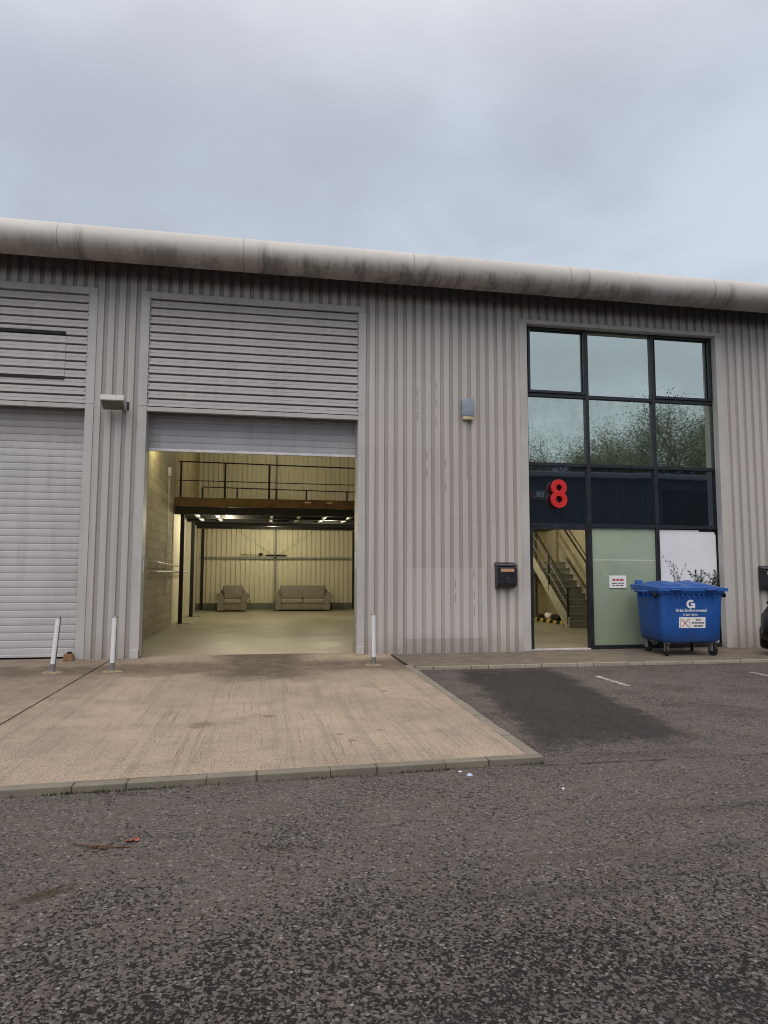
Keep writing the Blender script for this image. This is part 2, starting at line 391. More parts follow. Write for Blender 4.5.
def m_floor():
    m, t, b = mat('power_floated_floor')
    v = t.coord(); x, y, z = t.sep(v)
    n = t.noise(v, .8, 5, .6); n2 = t.noise(t.scale(v, .8, 1.2, 1), 1.1, 5)
    c = t.mix(t.mr(n, .3, .7), (.28, .265, .20), (.36, .34, .265))
    c = t.mix(t.m('MULTIPLY', t.mr(n2, .45, .72), .4), c, (.17, .16, .115))
    j = t.mr(t.m('ABSOLUTE', t.m('SUBTRACT', t.m('FRACT', t.m('DIVIDE', y, 5.)), .5)), .494, .498)
    c = t.mix(t.m('MULTIPLY', j, .5), c, (.15, .14, .11))
    th = t.mr(t.m('ADD', y, t.m('MULTIPLY', t.noise(v, 3, 4), 1.4)), 1.1, 3.0, 1., 0.)
    c = t.mix(t.m('MULTIPLY', th, .8), c, (.27, .21, .155))
    t.put(b.inputs['Base Color'], c); t.put(b.inputs['Roughness'], t.mr(n, .3, .7, .42, .6))
    return m

def m_glass(name, tint, refl, inner, grime=.0, rough=.01):
    """coated office glazing: mirror-like reflection over a dim interior tone"""
    m, t, b = mat(name)
    v = t.coord(); x, y, z = t.sep(v)
    t.n.remove(b)
    out = [q for q in t.n if q.type == 'OUTPUT_MATERIAL'][0]
    g = t.new('ShaderNodeBsdfGlossy'); t.put(g.inputs['Color'], tint); g.inputs['Roughness'].default_value = rough
    wob = t.bump(t.noise(t.scale(v, 1, 1, 1), 1.1, 1), .02, .05); t.put(g.inputs['Normal'], wob)
    d = t.new('ShaderNodeBsdfDiffuse')
    n = t.noise(t.scale(v, 6, 1, 1.5), 1., 5, .7)
    t.put(d.inputs['Color'], t.mix(t.mr(n, .3, .7), tuple(q * .8 for q in inner), inner))
    mx = t.new('ShaderNodeMixShader'); lw = t.new('ShaderNodeFresnel'); lw.inputs[0].default_value = 1.5
    f = t.m('ADD', t.m('MULTIPLY', lw.outputs[0], 1. - refl), refl, clamp=True)
    if grime:
        f = t.m('MULTIPLY', f, t.mr(t.noise(t.scale(v, 5, 1, 2), 1, 6, .7), .4, .75, 1., 1. - grime))
    t.put(mx.inputs[0], f); t.l.new(d.outputs[0], mx.inputs[1]); t.l.new(g.outputs[0], mx.inputs[2])
    t.l.new(mx.outputs[0], out.inputs[0])
    return m

def m_film():
    m, t, b = mat('pale_green_film_glass')
    v = t.coord(); x, y, z = t.sep(v)
    n = t.noise(v, 1.2, 3)
    c = t.mix(t.mr(z, .2, 2.3), (.26, .31, .225), (.37, .44, .335))
    c = t.mix(t.m('MULTIPLY', t.mr(n, .4, .7), .3), c, (.2, .26, .18))
    zc = t.m('ADD', z, t.m('MULTIPLY', t.m('SUBTRACT', x, 7.2), .004))
    ln = t.mr(t.m('ABSOLUTE', t.m('SUBTRACT', zc, 1.76)), .006, .018, 1., 0.)
    c = t.mix(t.m('MULTIPLY', ln, .6), c, (.62, .66, .55))
    # faint paler diagonal band in the film
    dg = t.m('ABSOLUTE', t.m('ADD', t.m('SUBTRACT', x, 6.85), t.m('MULTIPLY', t.m('SUBTRACT', z, 1.45), .55)))
    c = t.mix(t.m('MULTIPLY', t.m('MULTIPLY', t.mr(dg, .0, .07, 1., 0.), t.box(x, z, 6.5, 7.1, 1.1, 1.74, .05)), .3), c, (.4, .46, .36))
    t.put(b.inputs['Base Color'], c); b.inputs['Roughness'].default_value = .16; b.inputs['Specular IOR Level'].default_value = .5
    return m

def m_liner(name, c0, c1, pitch=.19):
    m, t, b = mat(name)
    v = t.coord(); n = t.noise(t.scale(v, 3, 3, .3), 1, 4)
    c = t.mix(t.mr(n, .3, .7), c0, c1)
    t.put(b.inputs['Base Color'], c); b.inputs['Roughness'].default_value = .6
    return m

def m_emit(name, col, s):
    m, t, b = mat(name)
    t.put(b.inputs['Base Color'], (.8, .8, .75)); t.put(b.inputs['Emission Color'], col); b.inputs['Emission Strength'].default_value = s
    return m

M = dict(
    tarmac=m_tarmac(), apron=m_apron(), pave=m_pavement(),
    kerb=m_kerb('concrete_kerb', (.215, .19, .15)), kerbs=m_kerb('concrete_kerb_side', (.27, .235, .19), 'y'),
    kerbp=m_kerb('pavement_kerb', (.40, .36, .29)),
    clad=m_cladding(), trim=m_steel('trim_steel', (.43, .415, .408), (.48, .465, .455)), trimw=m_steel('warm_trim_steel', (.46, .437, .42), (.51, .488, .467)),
    louvre=m_steel('louvre_steel', (.39, .365, .362), (.43, .405, .40)), louvre2=m_steel('pale_louvre_steel', (.41, .385, .388), (.455, .43, .43)),
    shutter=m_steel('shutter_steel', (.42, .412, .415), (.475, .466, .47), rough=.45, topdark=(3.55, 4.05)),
    shutter2=m_steel('open_shutter_steel', (.36, .355, .385), (.42, .415, .44), rough=.45),
    pale=simple('pale_aluminium', (.62, .61, .62), .4),
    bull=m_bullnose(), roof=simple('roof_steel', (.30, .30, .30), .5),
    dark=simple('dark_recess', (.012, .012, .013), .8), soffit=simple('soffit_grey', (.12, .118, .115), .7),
    frame=simple('black_window_frame', (.018, .020, .026), .38, var=.2), frameg=simple('grey_mullion_cap', (.055, .06, .07), .4),
    glass_hi=m_glass('tinted_upper_glass', (.76, .84, .76), .78, (.05, .06, .05)), glass_mid=m_glass('tinted_glass', (.74, .83, .74), .74, (.10, .125, .09), .25, .017),
    spandrel=m_glass('dark_spandrel_glass', (.60, .70, .80), .24, (.009, .0125, .017), .0, .02), film=m_film(),
    poster=simple('white_window_sheet', (.78, .79, .82), .35, var=.05, scale=1.5), plant=simple('dark_sprig', (.24, .25, .25), .7),
    block=m_block(), floor=m_floor(), liner=m_liner('cream_liner', (.60, .56, .42), (.63, .59, .445)), linerw=m_liner('white_liner', (.60, .56, .45), (.68, .64, .52)),
    black=simple('black_paint', (.010, .010, .010), .55), beam=simple('dark_mezzanine_steel', (.007, .0065, .0065), .7), timber=simple('brown_timber', (.145, .078, .028), .7, var=.3, scale=3, bump=.2),
    skirt=simple('grey_skirting', (.16, .16, .135), .8), galv=simple('galvanised_steel', (.30, .31, .31), .45, .6, scale=14), grey=simple('grey_steel', (.20, .205, .19), .6),
    tread=simple('grey_step', (.235, .235, .21), .7), stair=simple('pale_grey_stringer', (.40, .39, .33), .6), lobby=simple('lobby_plaster', (.46, .42, .31), .8, var=.12, scale=1.5), tan=simple('tan_wall', (.36, .30, .18), .85, var=.2, scale=1.2),
    sofa=simple('taupe_fabric', (.225, .205, .168), .95, var=.1, scale=9, bump=.4, bscale=160, spec=.2), sofad=simple('taupe_fabric_seat', (.28, .255, .21), .95, var=.1, scale=9, bump=.4, bscale=160, spec=.2),
    blue=None, white=simple('white_print', (.80, .80, .80), .5, var=.04), rubber=simple('black_rubber', (.014, .014, .014), .75, var=.3),
    red=simple('red_sign', (.62, .022, .022), .35, var=.06), ink=simple('grey_ink', (.16, .15, .17), .6), pink=simple('red_ink', (.50, .10, .12), .6),
    alarm=simple('blue_grey_alarm', (.26, .31, .37), .45, var=.1), cream=simple('yellowed_plastic', (.62, .50, .30), .5),
    copper=simple('tan_slot', (.52, .30, .17), .5, var=.2, scale=20), boll=simple('white_reflective', (.70, .71, .72), .5, var=.08, scale=12, dirt=(.35, .34, .32)),
    ring=simple('yellowed_concrete', (.27, .21, .125), .9, var=.35, scale=20, bump=.4), wood=simple('rough_wood', (.22, .125, .06), .85, var=.35, scale=18, bump=.4),
    line=None, lamp=m_emit('lamp_glow', (1, .93, .70), 9.), batten=m_emit('strip_glow', (1, .95, .8), .45), strip=simple('pale_strip', (.34, .33, .28), .6),
    leaf=simple('red_leaf', (.24, .06, .035), .7, var=.3, scale=40), twig=simple('dry_twig', (.11, .06, .035), .9), leafb=simple('brown_leaf', (.11, .06, .033), .8, var=.3, scale=40),
    moss=simple('green_moss', (.045, .062, .016), .95, var=.5, scale=9), litterb=simple('pale_blue_wrapper', (.45, .55, .72), .4, var=.2, scale=30),
    haz=None, carp=simple('black_car_paint', (.006, .006, .007), .22, var=.1, spec=.22), carg=m_glass('car_glass', (.75, .82, .88), .25, (.012, .014, .016)),
    tail=simple('red_lens', (.30, .012, .012), .15), hub=simple('alloy', (.42, .43, .44), .3, .8),
    opp=simple('dark_grey_cladding', (.075, .09, .105), .6, var=.2, scale=.6), oppd=simple('dark_opening', (.010, .011, .013), .4), bark=simple('bark', (.14, .12, .10), .9, var=.3, scale=8, bump=.5, bscale=30),
    crown=simple('autumn_foliage', (.17, .18, .105), .8, var=.55, scale=.9), crownd=simple('dark_foliage', (.115, .135, .085), .8, var=.5, scale=.9),
)
def m_bin():
    m, t, b = mat('blue_bin_plastic')
    v = t.coord(); x, y, z = t.sep(v)
    n = t.noise(v, 3, 5, .6)
    c = t.mix(t.mr(n, .3, .7), (.010, .070, .30), (.015, .092, .36))
    sc_ = t.noise(t.scale(v, 5, 5, 1), 3, 6, .8)
    c = t.mix(t.m('MULTIPLY', t.mr(sc_, .52, .72), .5), c, (.05, .105, .26))
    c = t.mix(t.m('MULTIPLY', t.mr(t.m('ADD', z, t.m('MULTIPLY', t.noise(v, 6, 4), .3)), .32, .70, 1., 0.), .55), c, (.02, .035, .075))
    c = t.mix(t.m('MULTIPLY', t.mr(t.noise(t.scale(v, 14, 14, 1.2), 1, 6, .8), .55, .72), .3), c, (.09, .12, .2))
    t.put(b.inputs['Base Color'], c); t.put(b.inputs['Roughness'], t.mr(n, .3, .7, .38, .52))
    t.put(b.inputs['Normal'], t.bump(t.noise(v, 90, 3), .08, .003))
    return m
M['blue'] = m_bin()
def m_line():
    m, t, b = mat('worn_white_line')
    v = t.coord(); n = t.noise(v, 26, 6, .8)
    c = t.mix(t.mr(n, .46, .6), (.15, .135, .125), (.62, .61, .58))
    t.put(b.inputs['Base Color'], c); b.inputs['Roughness'].default_value = .8
    return m
M['line'] = m_line()
def m_haz():
    m, t, b = mat('hazard_stripes')
    v = t.coord(); x, y, z = t.sep(v)
    s = t.m('FRACT', t.m('DIVIDE', t.m('ADD', y, t.m('MULTIPLY', z, .6)), .42))
    c = t.mix(t.mr(s, .49, .51), (.62, .47, .13), (.015, .014, .013))
    t.put(b.inputs['Base Color'], c); b.inputs['Roughness'].default_value = .6
    return m
M['haz'] = m_haz()

# ------------------------------------------------------------------ setting
XL, XR = -13.0, 16.0
mb = MB(); mb.quad((-220, -260, -.050), (220, -260, -.050), (220, 200, -.050), (-220, 200, -.050))
mb.build('tarmac', M['tarmac'], kind='structure')

# concrete apron: two bays with a joint between; a shade higher than the tarmac
AY = -7.02
mb = MB()
def front(x): return -7.17 - (2.31 - x) * .047        # outer line of the front kerb
def side(y): return 2.31 + (y + 7.1) * .022              # outer line of the right hand kerb
def slab(pts, z1=.0, z0=-.12):
    a = [mb.bm.verts.new((p[0], p[1], z1)) for p in pts]; b = [mb.bm.verts.new((p[0], p[1], z0)) for p in pts]; n = len(pts)
    for i in range(n): mb.bm.faces.new((a[i], a[(i + 1) % n], b[(i + 1) % n], b[i]))
    mb.bm.faces.new(a)
KW = .115
slab([(-2.478, front(-2.478) + KW), (side(AY) - KW, front(2.17) + KW), (side(-.02) - KW, -.02), (side(-.02) - KW, .345), (-2.478, .345)])
slab([(-8.6, front(-8.6) + KW), (-2.502, front(-2.502) + KW), (-2.502, .345), (-8.6, .345)])
mb.build('apron', M['apron'], kind='structure')
mb = MB(); mb.box(-2.502, -2.478, AY - .2, .3, -.1, -.012); mb.build('apron_joint', M['dark'], kind='structure')
mb = MB()
x = -8.6
while x < 2.17:                       # kerb stones, each a little out of line
    x1 = x + random.choice((.915, .915, .915, .6))
    if x1 > 1.95: x1 = side(-7.1)
    dz = random.uniform(-.008, .003); dy = random.uniform(-.010, .008)
    vs = mb.box(x + .0015, x1 - .0015, dy, KW - .003, -.14, .004 + dz, .006)
    for q_ in vs: q_.co.y += front(q_.co.x)
    x = x1
mb.build('apron_kerb', M['kerb'], kind='structure', smooth=False)
mb = MB(); y = front(2.2) + KW
while y < -1.8:
    y1 = min(y + .915, -.02) if y + .915 < -1.2 else -.9
    vs = mb.box(-KW + .003, random.uniform(-.006, .006), y + .004, y1 - .004, -.14, .003 + random.uniform(-.005, .004), .010)
    for q_ in vs: q_.co.x += side(q_.co.y)
    y = y1
mb.build('apron_edge_kerb', M['kerbs'], kind='structure')
mb = MB(); mb.box(2.405, XR, -1.74, .16, -.12, -.002, .004, seg=1); mb.build('pavement', M['pave'], kind='structure')
mb = MB(); x = 2.46
while x < XR:
    x1 = x + .915; mb.box(x + .003, x1 - .003, -1.80 + random.uniform(-.006, .006), -1.745, -.14, .004 + random.uniform(-.004, .004), .008); x = x1
mb.build('pavement_kerb', M['kerbp'], kind='structure')
mb = MB(); mb.box(-2.7, XR, .345, 16., -.2, .0); mb.build('interior_floor', M['floor'], kind='structure')
mb = MB()
mb.quad((4.96, -3.75, -.046), (5.05, -3.75, -.046), (5.05, -2.85, -.046), (4.96, -2.85, -.046))
mb.quad((7.56, -3.75, -.046), (7.65, -3.75, -.046), (7.65, -2.85, -.046), (7.56, -2.85, -.046))
mb.build('parking_line', M['line'], kind='structure')

# moss along the kerb foot
mb = MB()
rx = random.Random(3)
for i in range(900):
    xx = rx.uniform(-2.6, 2.3); cl = mnoise.noise(Vector((xx * 1.7, 4.2, 0)))
    if cl < -.02 and rx.random() < .82: continue
    yy = front(xx) - .003 - abs(rx.gauss(0, .014)); h = rx.uniform(.006, .022) * (1.5 if cl > .25 else 1); w = rx.uniform(.003, .008)
    a = rx.uniform(0, 6.28); ca, sa = math.cos(a) * w, math.sin(a) * w
    tx, ty = rx.uniform(-.01, .01), rx.uniform(-.012, .004)
    mb.bm.faces.new([mb.bm.verts.new(q) for q in ((xx - ca, yy - sa, -.051), (xx + ca, yy + sa, -.051), (xx + tx, yy + ty, -.05 + h * 1.3))])
mb.build('moss', M['moss'], kind='stuff', label='green moss growing along the foot of the apron kerb')

mb = MB(); rx = random.Random(9)
for i in range(420):
    k = rx.random()
    if k < .45: px, py, pz = rx.uniform(1.9, 9.6), -abs(rx.gauss(0, .10)) - .05, .001
    elif k < .7: px, py, pz = rx.uniform(2.5, 10), -1.80 - abs(rx.gauss(0, .10)), -.049
    elif k < .85: px, py, pz = rx.uniform(-5, -2.0), -abs(rx.gauss(0, .14)) - .06, .002
    else: py = rx.uniform(-7., -1.9); px, pz = side(py) + abs(rx.gauss(0, .08)) + .01, -.049
    if mnoise.noise(Vector((px * 1.3, py, 7.))) < -.05 and rx.random() < .7: continue
    s_ = rx.uniform(.006, .026); a = rx.uniform(0, 6.28); u = Vector((math.cos(a), math.sin(a), rx.uniform(-.1, .3))) * s_; w_ = Vector((-math.sin(a), math.cos(a), rx.uniform(0, .4))) * s_ * .55
    c_ = Vector((px, py, pz + .006))
    mb.bm.faces.new([mb.bm.verts.new(q) for q in (c_ - u, c_ - w_, c_ + u, c_ + w_)])
mb.build('leaf_litter', M['leafb'], kind='stuff', label='scattered brown leaf scraps and grit along the wall foot and kerbs')

# ------------------------------------------------------------------ the building
B = thing('industrial_building', 'long grey corrugated steel industrial unit with rounded eaves and open shutter', 'building')
PITCH, G0 = .1823, -2.81
def corr(x0, x1):
    """trapezoid sheet profile (x, y) between x0 and x1: crests at y=0, grooves at y=.03"""
    pts = [(x0, None)]
    k = math.floor((x0 - G0) / PITCH) - 1
    ev = []
    while G0 + k * PITCH < x1 + .2:
        c = G0 + k * PITCH
        ev += [(c - .040, 0.), (c - .026, .030), (c + .026, .030), (c + .040, 0.)]; k += 1
    def yat(x):
        for (a, ya), (b, yb) in zip(ev, ev[1:]):
            if a <= x <= b: return ya + (yb - ya) * (x - a) / (b - a)
        return 0.
    out = [(x0, yat(x0))] + [e for e in ev if x0 < e[0] < x1] + [(x1, yat(x1))]
    return out
DL, DR, LT, LB, DT = -2.06, 1.75, 6.44, 4.45, 4.36          # doorway edges, louvre top/bottom, lintel
NL, NR = -6.92, -3.10                                       # neighbouring doorway
WL, WR, WT = 5.13, 9.31, 6.46                               # glazed screen
mb = MB()
for x0, x1, z0 in ((XL, NL, -.02), (NL, NR, 6.5), (NR, DL, -.02), (DL, DR, 6.5), (DR, WL, -.02), (WL, WR, 6.48), (WR, XR, -.02)):
    mb.prof(corr(x0, x1), 'z', z0, 7.12)
# sheet fixings in the grooves
for z in (6.53, 2.52):
    k = -30
    for k in range(-12, 80):
        c = G0 + k * PITCH
        if not (XL < c < XR): continue
        if z < 6 and (DL - .16 < c < DR + .16 or WL - .16 < c < WR + .16 or NL < c < NR): continue
        mb.box(c - .008, c + .008, .018, .031, z - .008, z + .008)
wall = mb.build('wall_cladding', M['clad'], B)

# dark profiled strip added to stand in for the shade below the soffit
mb = MB(); mb.prof([(p[0], p[1] - .004) for p in corr(XL, XR)], 'z', 6.87, 7.084); mb.build('eaves_shade_strip', M['soffit'], B)
# rounded eaves
mb = MB(); cy, cz, r = -.60, 7.125, .268
arc = [(cy + r * math.cos(a), cz + r * math.sin(a)) for a in [R(-62 - i * 9.5) for i in range(24)]]
arc = [(-.44, 6.87)] + arc
xs = [XL - .3 + i * .76 for i in range(40)]
for i in range(len(xs) - 1):
    mb.prof(arc, 'x', xs[i], xs[i + 1])
bmesh.ops.remove_doubles(mb.bm, verts=mb.bm.verts, dist=.0005)
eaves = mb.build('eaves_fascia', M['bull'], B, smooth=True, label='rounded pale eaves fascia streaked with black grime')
mb = MB(); mb.box(XL, XR, -.62, .05, 7.085, 7.10); mb.build('soffit', M['dark'], B)
for xj in (-5.1, -2.03, 1.02, 4.07, 7.12, 10.17):
    mb = MB(); rr = r + .003
    a2 = [(cy + rr * math.cos(a), cz + rr * math.sin(a)) for a in [R(-80 - i * 9.5) for i in range(20)]]
    mb.prof(a2, 'x', xj - .012, xj + .012); mb.build('joint_cover', M['bull'], eaves, smooth=True)
mb = MB(); mb.prof([(-.55, 7.36), (4, 8.1), (9, 8.6), (14, 8.5), (16.1, 8.3)], 'x', XL, XR); mb.build('roof', M['roof'], B, smooth=True)
for xa in (XL, XR - .1):
    mb = MB(); mb.box(xa, xa + .1, .1, 16, 0, 7.3); mb.build('end_wall', M['roof'], B)

# trims round openings (2 cm proud)
def trim(name, m, boxes):
    q = MB()
    for b in boxes: q.box(*b, .004, seg=1)
    return q.build(name, m, B)
def door_trim(L, Rr, name='door_trim'):
    trim(name, M['trim'], [(L - .145, L, -.016, .30, .0, LB + .0), (Rr, Rr + .145, -.016, .30, .0, LB),
                           (L - .145, L, -.016, .06, LB + .003, LT - .001), (Rr, Rr + .145, -.016, .06, LB + .003, LT - .001),
                           (L - .145, Rr + .145, -.016, .06, LT, LT + .125), (L + .002, Rr - .002, -.016, .06, DT, LB - .012)])
door_trim(DL, DR); door_trim(NL, NR)
# white guards on the door jamb feet
for px in (DL - .075, DR + .06):
    mb = MB(); mb.box(px - .065, px + .075, -.045, .06, .0, .15, .008); mb.build('jamb_guard', M['trimw'], B)

def louvre(L, Rr, patch=None):
    mb = MB(); n = 13; p = (LT - LB - .005) / n
    pts = []
    for i in range(n):
        z = LT - i * p
        pts += [(.075, z), (.075, z - .026), (.018, z - .030), (.010, z - .085), (.014, z - .087), (.003, z - p + .004), (.006, z - p + .001)]
    mb.prof(pts, 'x', L + .004, Rr - .004)
    for i in range(n):                                   # little end brackets
        z = LT - i * p
        for xx in (L + .012, Rr - .012):
            mb.box(xx - .008, xx + .008, -.004, .05, z - .075, z - .02)
    o = mb.build('louvre_panel', M['louvre'], B)
    return o
louvre(DL, DR); lv = louvre(NL, NR)
mb = MB(); n = 13; p = (LT - LB - .005) / n
pts = []
for i in range(5, 10):
    z = LT - i * p
    pts += [(.008, z - .030), (.002, z - .085), (.005, z - .087), (-.005, z - p + .004), (.02, z - p + .001), (.07, z - p - .022)]
mb.prof(pts, 'x', NL + .004, -3.47)
for i in range(5, 10):
    z = LT - i * p; mb.box(-3.471, -3.468, .001, .03, z - p + .004, z - .028)
mb.build('louvre_insert', M['louvre2'], lv, label='paler middle slats bounded by wide black gaps')
mb = MB()
for z0, z1 in ((5.672, 5.728), (4.868, 4.918)): mb.box(NL + .004, -3.47, -.006, .03, z0, z1)
mb.build('louvre_gap', M['dark'], lv)

def shutter(L, Rr, zb, zt, yf, m, p=.128):
    mb = MB(); pts = []
    z = zb
    while z < zt:
        pts += [(yf - .003, z + .003), (yf - .008, z + .012), (yf - .011, z + .05), (yf - .008, z + .112), (yf + .001, z + .123)]
        z += p
    mb.prof(pts, 'x', L, Rr)
    return mb.build('roller_shutter', m, B)
s1 = shutter(DL - .0, DR + .0, 3.74, 4.42, .34, M['shutter2'])
s1['label'] = 'raised roller shutter above the open doorway'
mb = MB(); mb.box(DL + .002, DR - .002, .30, .36, 3.695, 3.745, .006); mb.build('bottom_rail', M['pale'], s1)
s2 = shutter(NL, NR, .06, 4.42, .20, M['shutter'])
s2['label'] = 'closed grey slatted roller shutter'
mb = MB(); mb.box(NL + .002, NR - .002, .165, .215, .03, .075, .006); mb.build('bottom_rail', M['shutter'], s2)
mb = MB(); mb.box(NL, NR, .225, .3, 0., .05); mb.build('threshold_gap', M['dark'], B)
# reveals: soffit boards and guides
mb = MB()
mb.box(DL, DR, .062, .40, DT + .02, DT + .05); mb.box(NL, NR, .062, .30, DT + .02, DT + .05); mb.build('reveal_soffit', M['soffit'], B)
for L, Rr, y1 in ((DL, DR, .42),):
    for xa in (L - .06, Rr + .001):
        mb = MB(); mb.box(xa, xa + .059, .302, y1, 0, 4.4, .004, seg=1); mb.build('shutter_guide', M['grey'], B)

# glazed screen
S = MB()
YF = .155                                                 # front of the frame
c1, c2 = 6.475, 7.955
zr = (0., 2.44, 3.66, 5.07, 6.53)
S.box(WL, WL + .075, YF, YF + .09, .0, 6.53); S.box(WR + .0, WR + .09, YF, YF + .09, .0, 6.53)
for c in (c1, c2): S.box(c - .036, c + .036, YF - .012, YF + .088, .0, 6.53, .004, seg=1)
for a, b in ((WL + .075, c1 - .036), (c1 + .036, c2 - .036), (c2 + .036, WR)):
    for z in zr[1:4]: S.box(a, b, YF, YF + .086, z - .035, z + .035, .004, seg=1)
    S.box(a, b, YF, YF + .086, 6.45, 6.53)
for a, b in ((c1 + .036, c2 - .036), (c2 + .036, WR)): S.box(a, b, YF, YF + .086, .0, .075, .004, seg=1)
screen = S.build('glazed_screen', M['frame'], B, label='black framed glazed screen three panes wide and four high')
# opening sashes in the top outer lights
for a, b in ((WL + .075, c1 - .036), (c2 + .036, WR)):
    mb = MB(); z0, z1 = zr[3] + .035, 6.45
    y0 = YF - .03
    sl0, sr0 = (.05, .035) if a < 6 else (.012, .07)
    mb.box(a, a + sl0, y0, y0 + .06, z0, z1, .004, seg=1); mb.box(b - sr0, b, y0, y0 + .06, z0, z1, .004, seg=1)
    mb.box(a + sl0, b - sr0, y0, y0 + .06, z0, z0 + .055, .004, seg=1); mb.box(a + sl0, b - sr0, y0, y0 + .06, z1 - .035, z1, .004, seg=1)
    mb.build('sash', M['frame'], screen)
cols = ((WL + .05, c1), (c1, c2), (c2, WR + .03))
def pane(i, z0, z1, m, lab=None, dy=0., rot=0.):
    q = MB(); a, b = cols[i]; xm, zm = (a + b) / 2, (z0 + z1) / 2
    q.quad((a, YF + .05, z0), (b, YF + .05, z0), (b, YF + .05, z1), (a, YF + .05, z1))
    o = q.build('pane', m, screen)
    if lab: o['label'] = lab
for i in range(3):
    pane(i, zr[3], 6.47, M['glass_hi']); pane(i, zr[2], zr[3], M['glass_mid']); pane(i, zr[1], zr[2], M['spandrel'], 'dark navy spandrel pane')
pane(1, .04, zr[1], M['film'], 'pale green filmed glass pane')
pane(2, .04, zr[1], M['frame'])
# reveal returns of the screen, head and jambs, and trims
trim('screen_trim', M['trimw'], [(WL - .155, WL, -.016, .15, .0, 6.46), (WR, WR + .135, -.016, .15, .0, 6.46), (WL - .16, WR + .14, -.018, .15, 6.461, 6.545)])
mb = MB(); mb.box(WL - .010, WL + .0, -.0, .02, 0, 6.4); mb.build('trim_shadow_gap', M['dark'], screen)
mb = MB(); mb.box(WL + .075, c1 - .036, YF, YF + .10, -.002, .022); mb.build('door_sill', M['pale'], screen)
# door frame and the leaf, swung inside
mb = MB(); mb.box(WL + .076, WL + .13, YF - .0, YF + .10, .023, 2.405); mb.box(c1 - .060, c1 - .037, YF - .0, YF + .10, .023, 2.405); mb.box(WL + .13, c1 - .060, YF, YF + .10, 2.36, 2.405); mb.build('door_frame', M['frame'], screen)
mb = MB(); mb.box(5.17, 5.215, .27, 1.27, .03, 2.36, .004, seg=1); dl = mb.build('door', M['frame'], B)
mb = MB(); mb.tube([(5.30, 1.15, .9), (5.30, 1.15, 1.5)], .014); mb.build('handle', M['galv'], dl)

# interior walls
mb = MB(); mb.box(-2.72, -2.5, .10, 7.75, 0, 7.3); mb.build('side_wall', M['block'], B, label='blockwork side wall inside the open doorway')
mb = MB(); mb.box(-2.70, -2.5, 7.76, 15.6, 0, 3.3); mb.build('lining_panel', M['linerw'], B)
mb = MB(); mb.box(-2.70, -2.5, 7.76, 15.6, 3.301, 7.3); mb.build('side_wall', M['tan'], B)
mb = MB(); mb.box(-2.5, DL - .061, .30, .36, 0, 4.5); mb.box(DR + .061, 3.9, .30, .36, 0, 6.5); mb.box(-2.5, 3.9, .43, .46, 4.45, 7.3); mb.build('inner_lining', M['grey'], B)
mb = MB(); pr = []
x = -2.5
while x < 3.9:
    pr += [(x, 15.55), (x + .125, 15.55), (x + .135, 15.60), (x + .175, 15.60), (x + .185, 15.55)]; x += .19
mb.prof(pr, 'z', 0, 8.2); bw = mb.build('back_wall', M['liner'], B, label='ribbed cream back wall of the hall')
mb = MB(); mb.box(-2.5, 3.9, 15.50, 15.545, 0, .26); mb.build('skirting', M['skirt'], bw)
mb = MB(); mb.box(-2.3, 3.6, 15.42, 15.50, 2.02, 2.10); mb.build('wall_rail', M['grey'], bw)
mb = MB(); mb.box(.53, .61, 15.42, 15.53, 0, 8.1); mb.build('wall_column', M['grey'], bw)
mb = MB()
for s in (-1, 1): mb.tube([(.57, 15.45, 2.1), (.57 + s * 1.5, 15.45, 3.15)], .006, 6)
mb.build('brace', M['grey'], bw)
mb = MB(); mb.tube([(.20, 15.40, 2.17), (1.0, 15.40, 2.17)], .03, 8); mb.tube([(-.8, 15.40, 2.19), (.2, 15.40, 2.17)], .012, 6); mb.box(-.08, .06, 15.36, 15.44, 2.17, 2.26, .02); mb.build('pipe', M['beam'], bw)
mb = MB(); mb.box(3.9, 4.05, .17, 15.6, 0, 7.3); mb.build('partition_wall', M['block'], B)
# lobby shell
mb = MB(); mb.box(4.05, 11.4, 9.3, 9.42, 0, 3.4); mb.build('lobby_wall', M['tan'], B)
mb = MB(); mb.box(9.50, 9.62, .3, 9.3, 0, 3.4); mb.build('lobby_wall', M['lobby'], B)
mb = MB(); mb.box(4.05, 11.4, .25, 9.4, 3.36, 3.45); mb.build('lobby_ceiling', M['soffit'], B)
mb = MB(); mb.tube([(9.02, 9.22, 0), (9.02, 9.22, 3.36)], .07, 10); mb.build('pipe', M['skirt'], B)
# strip of dark structure over the landing
mb = MB(); mb.box(4.05, 9.5, 8.6, 9.2, 2.92, 3.2); mb.build('beam', M['beam'], B)
mb = MB(); mb.box(7.2, 8.1, 9.18, 9.29, 1.55, 1.95, .01); mb.build('wall_box', M['timber'], B)

# ------------------------------------------------------------------ mezzanine
Z = thing('mezzanine', 'dark steel mezzanine floor with brown timber edge across the hall', 'mezzanine', (0, 8.0, 0))
def zq(): return MB()
q = zq(); q.box(-2.49, 3.89, 0, 7.45, 3.44, 3.60); q.build('deck', M['beam'], Z)
for xa, xb in ((-2.49, .32), (.324, 3.89)):
    q = zq(); q.box(xa, xb, -.06, .0, 3.40, 3.66, .004, seg=1); q.build('fascia_board', M['timber'], Z)
for xx in (1.35, 2.0):
    q = zq(); q.box(xx - .09, xx + .09, -.066, -.061, 3.555, 3.60); q.build('edge_plate', M['cream'], Z)
q = zq(); q.box(-2.49, 3.89, -.03, .12, 3.17, 3.395); q.build('beam', M['beam'], Z, label='front edge beam')
for yy in (1.75, 3.3, 5.1, 6.9):
    q = zq(); q.box(-2.49, 3.89, yy, yy + .10, 3.19, 3.435); q.build('beam', M['beam'], Z)
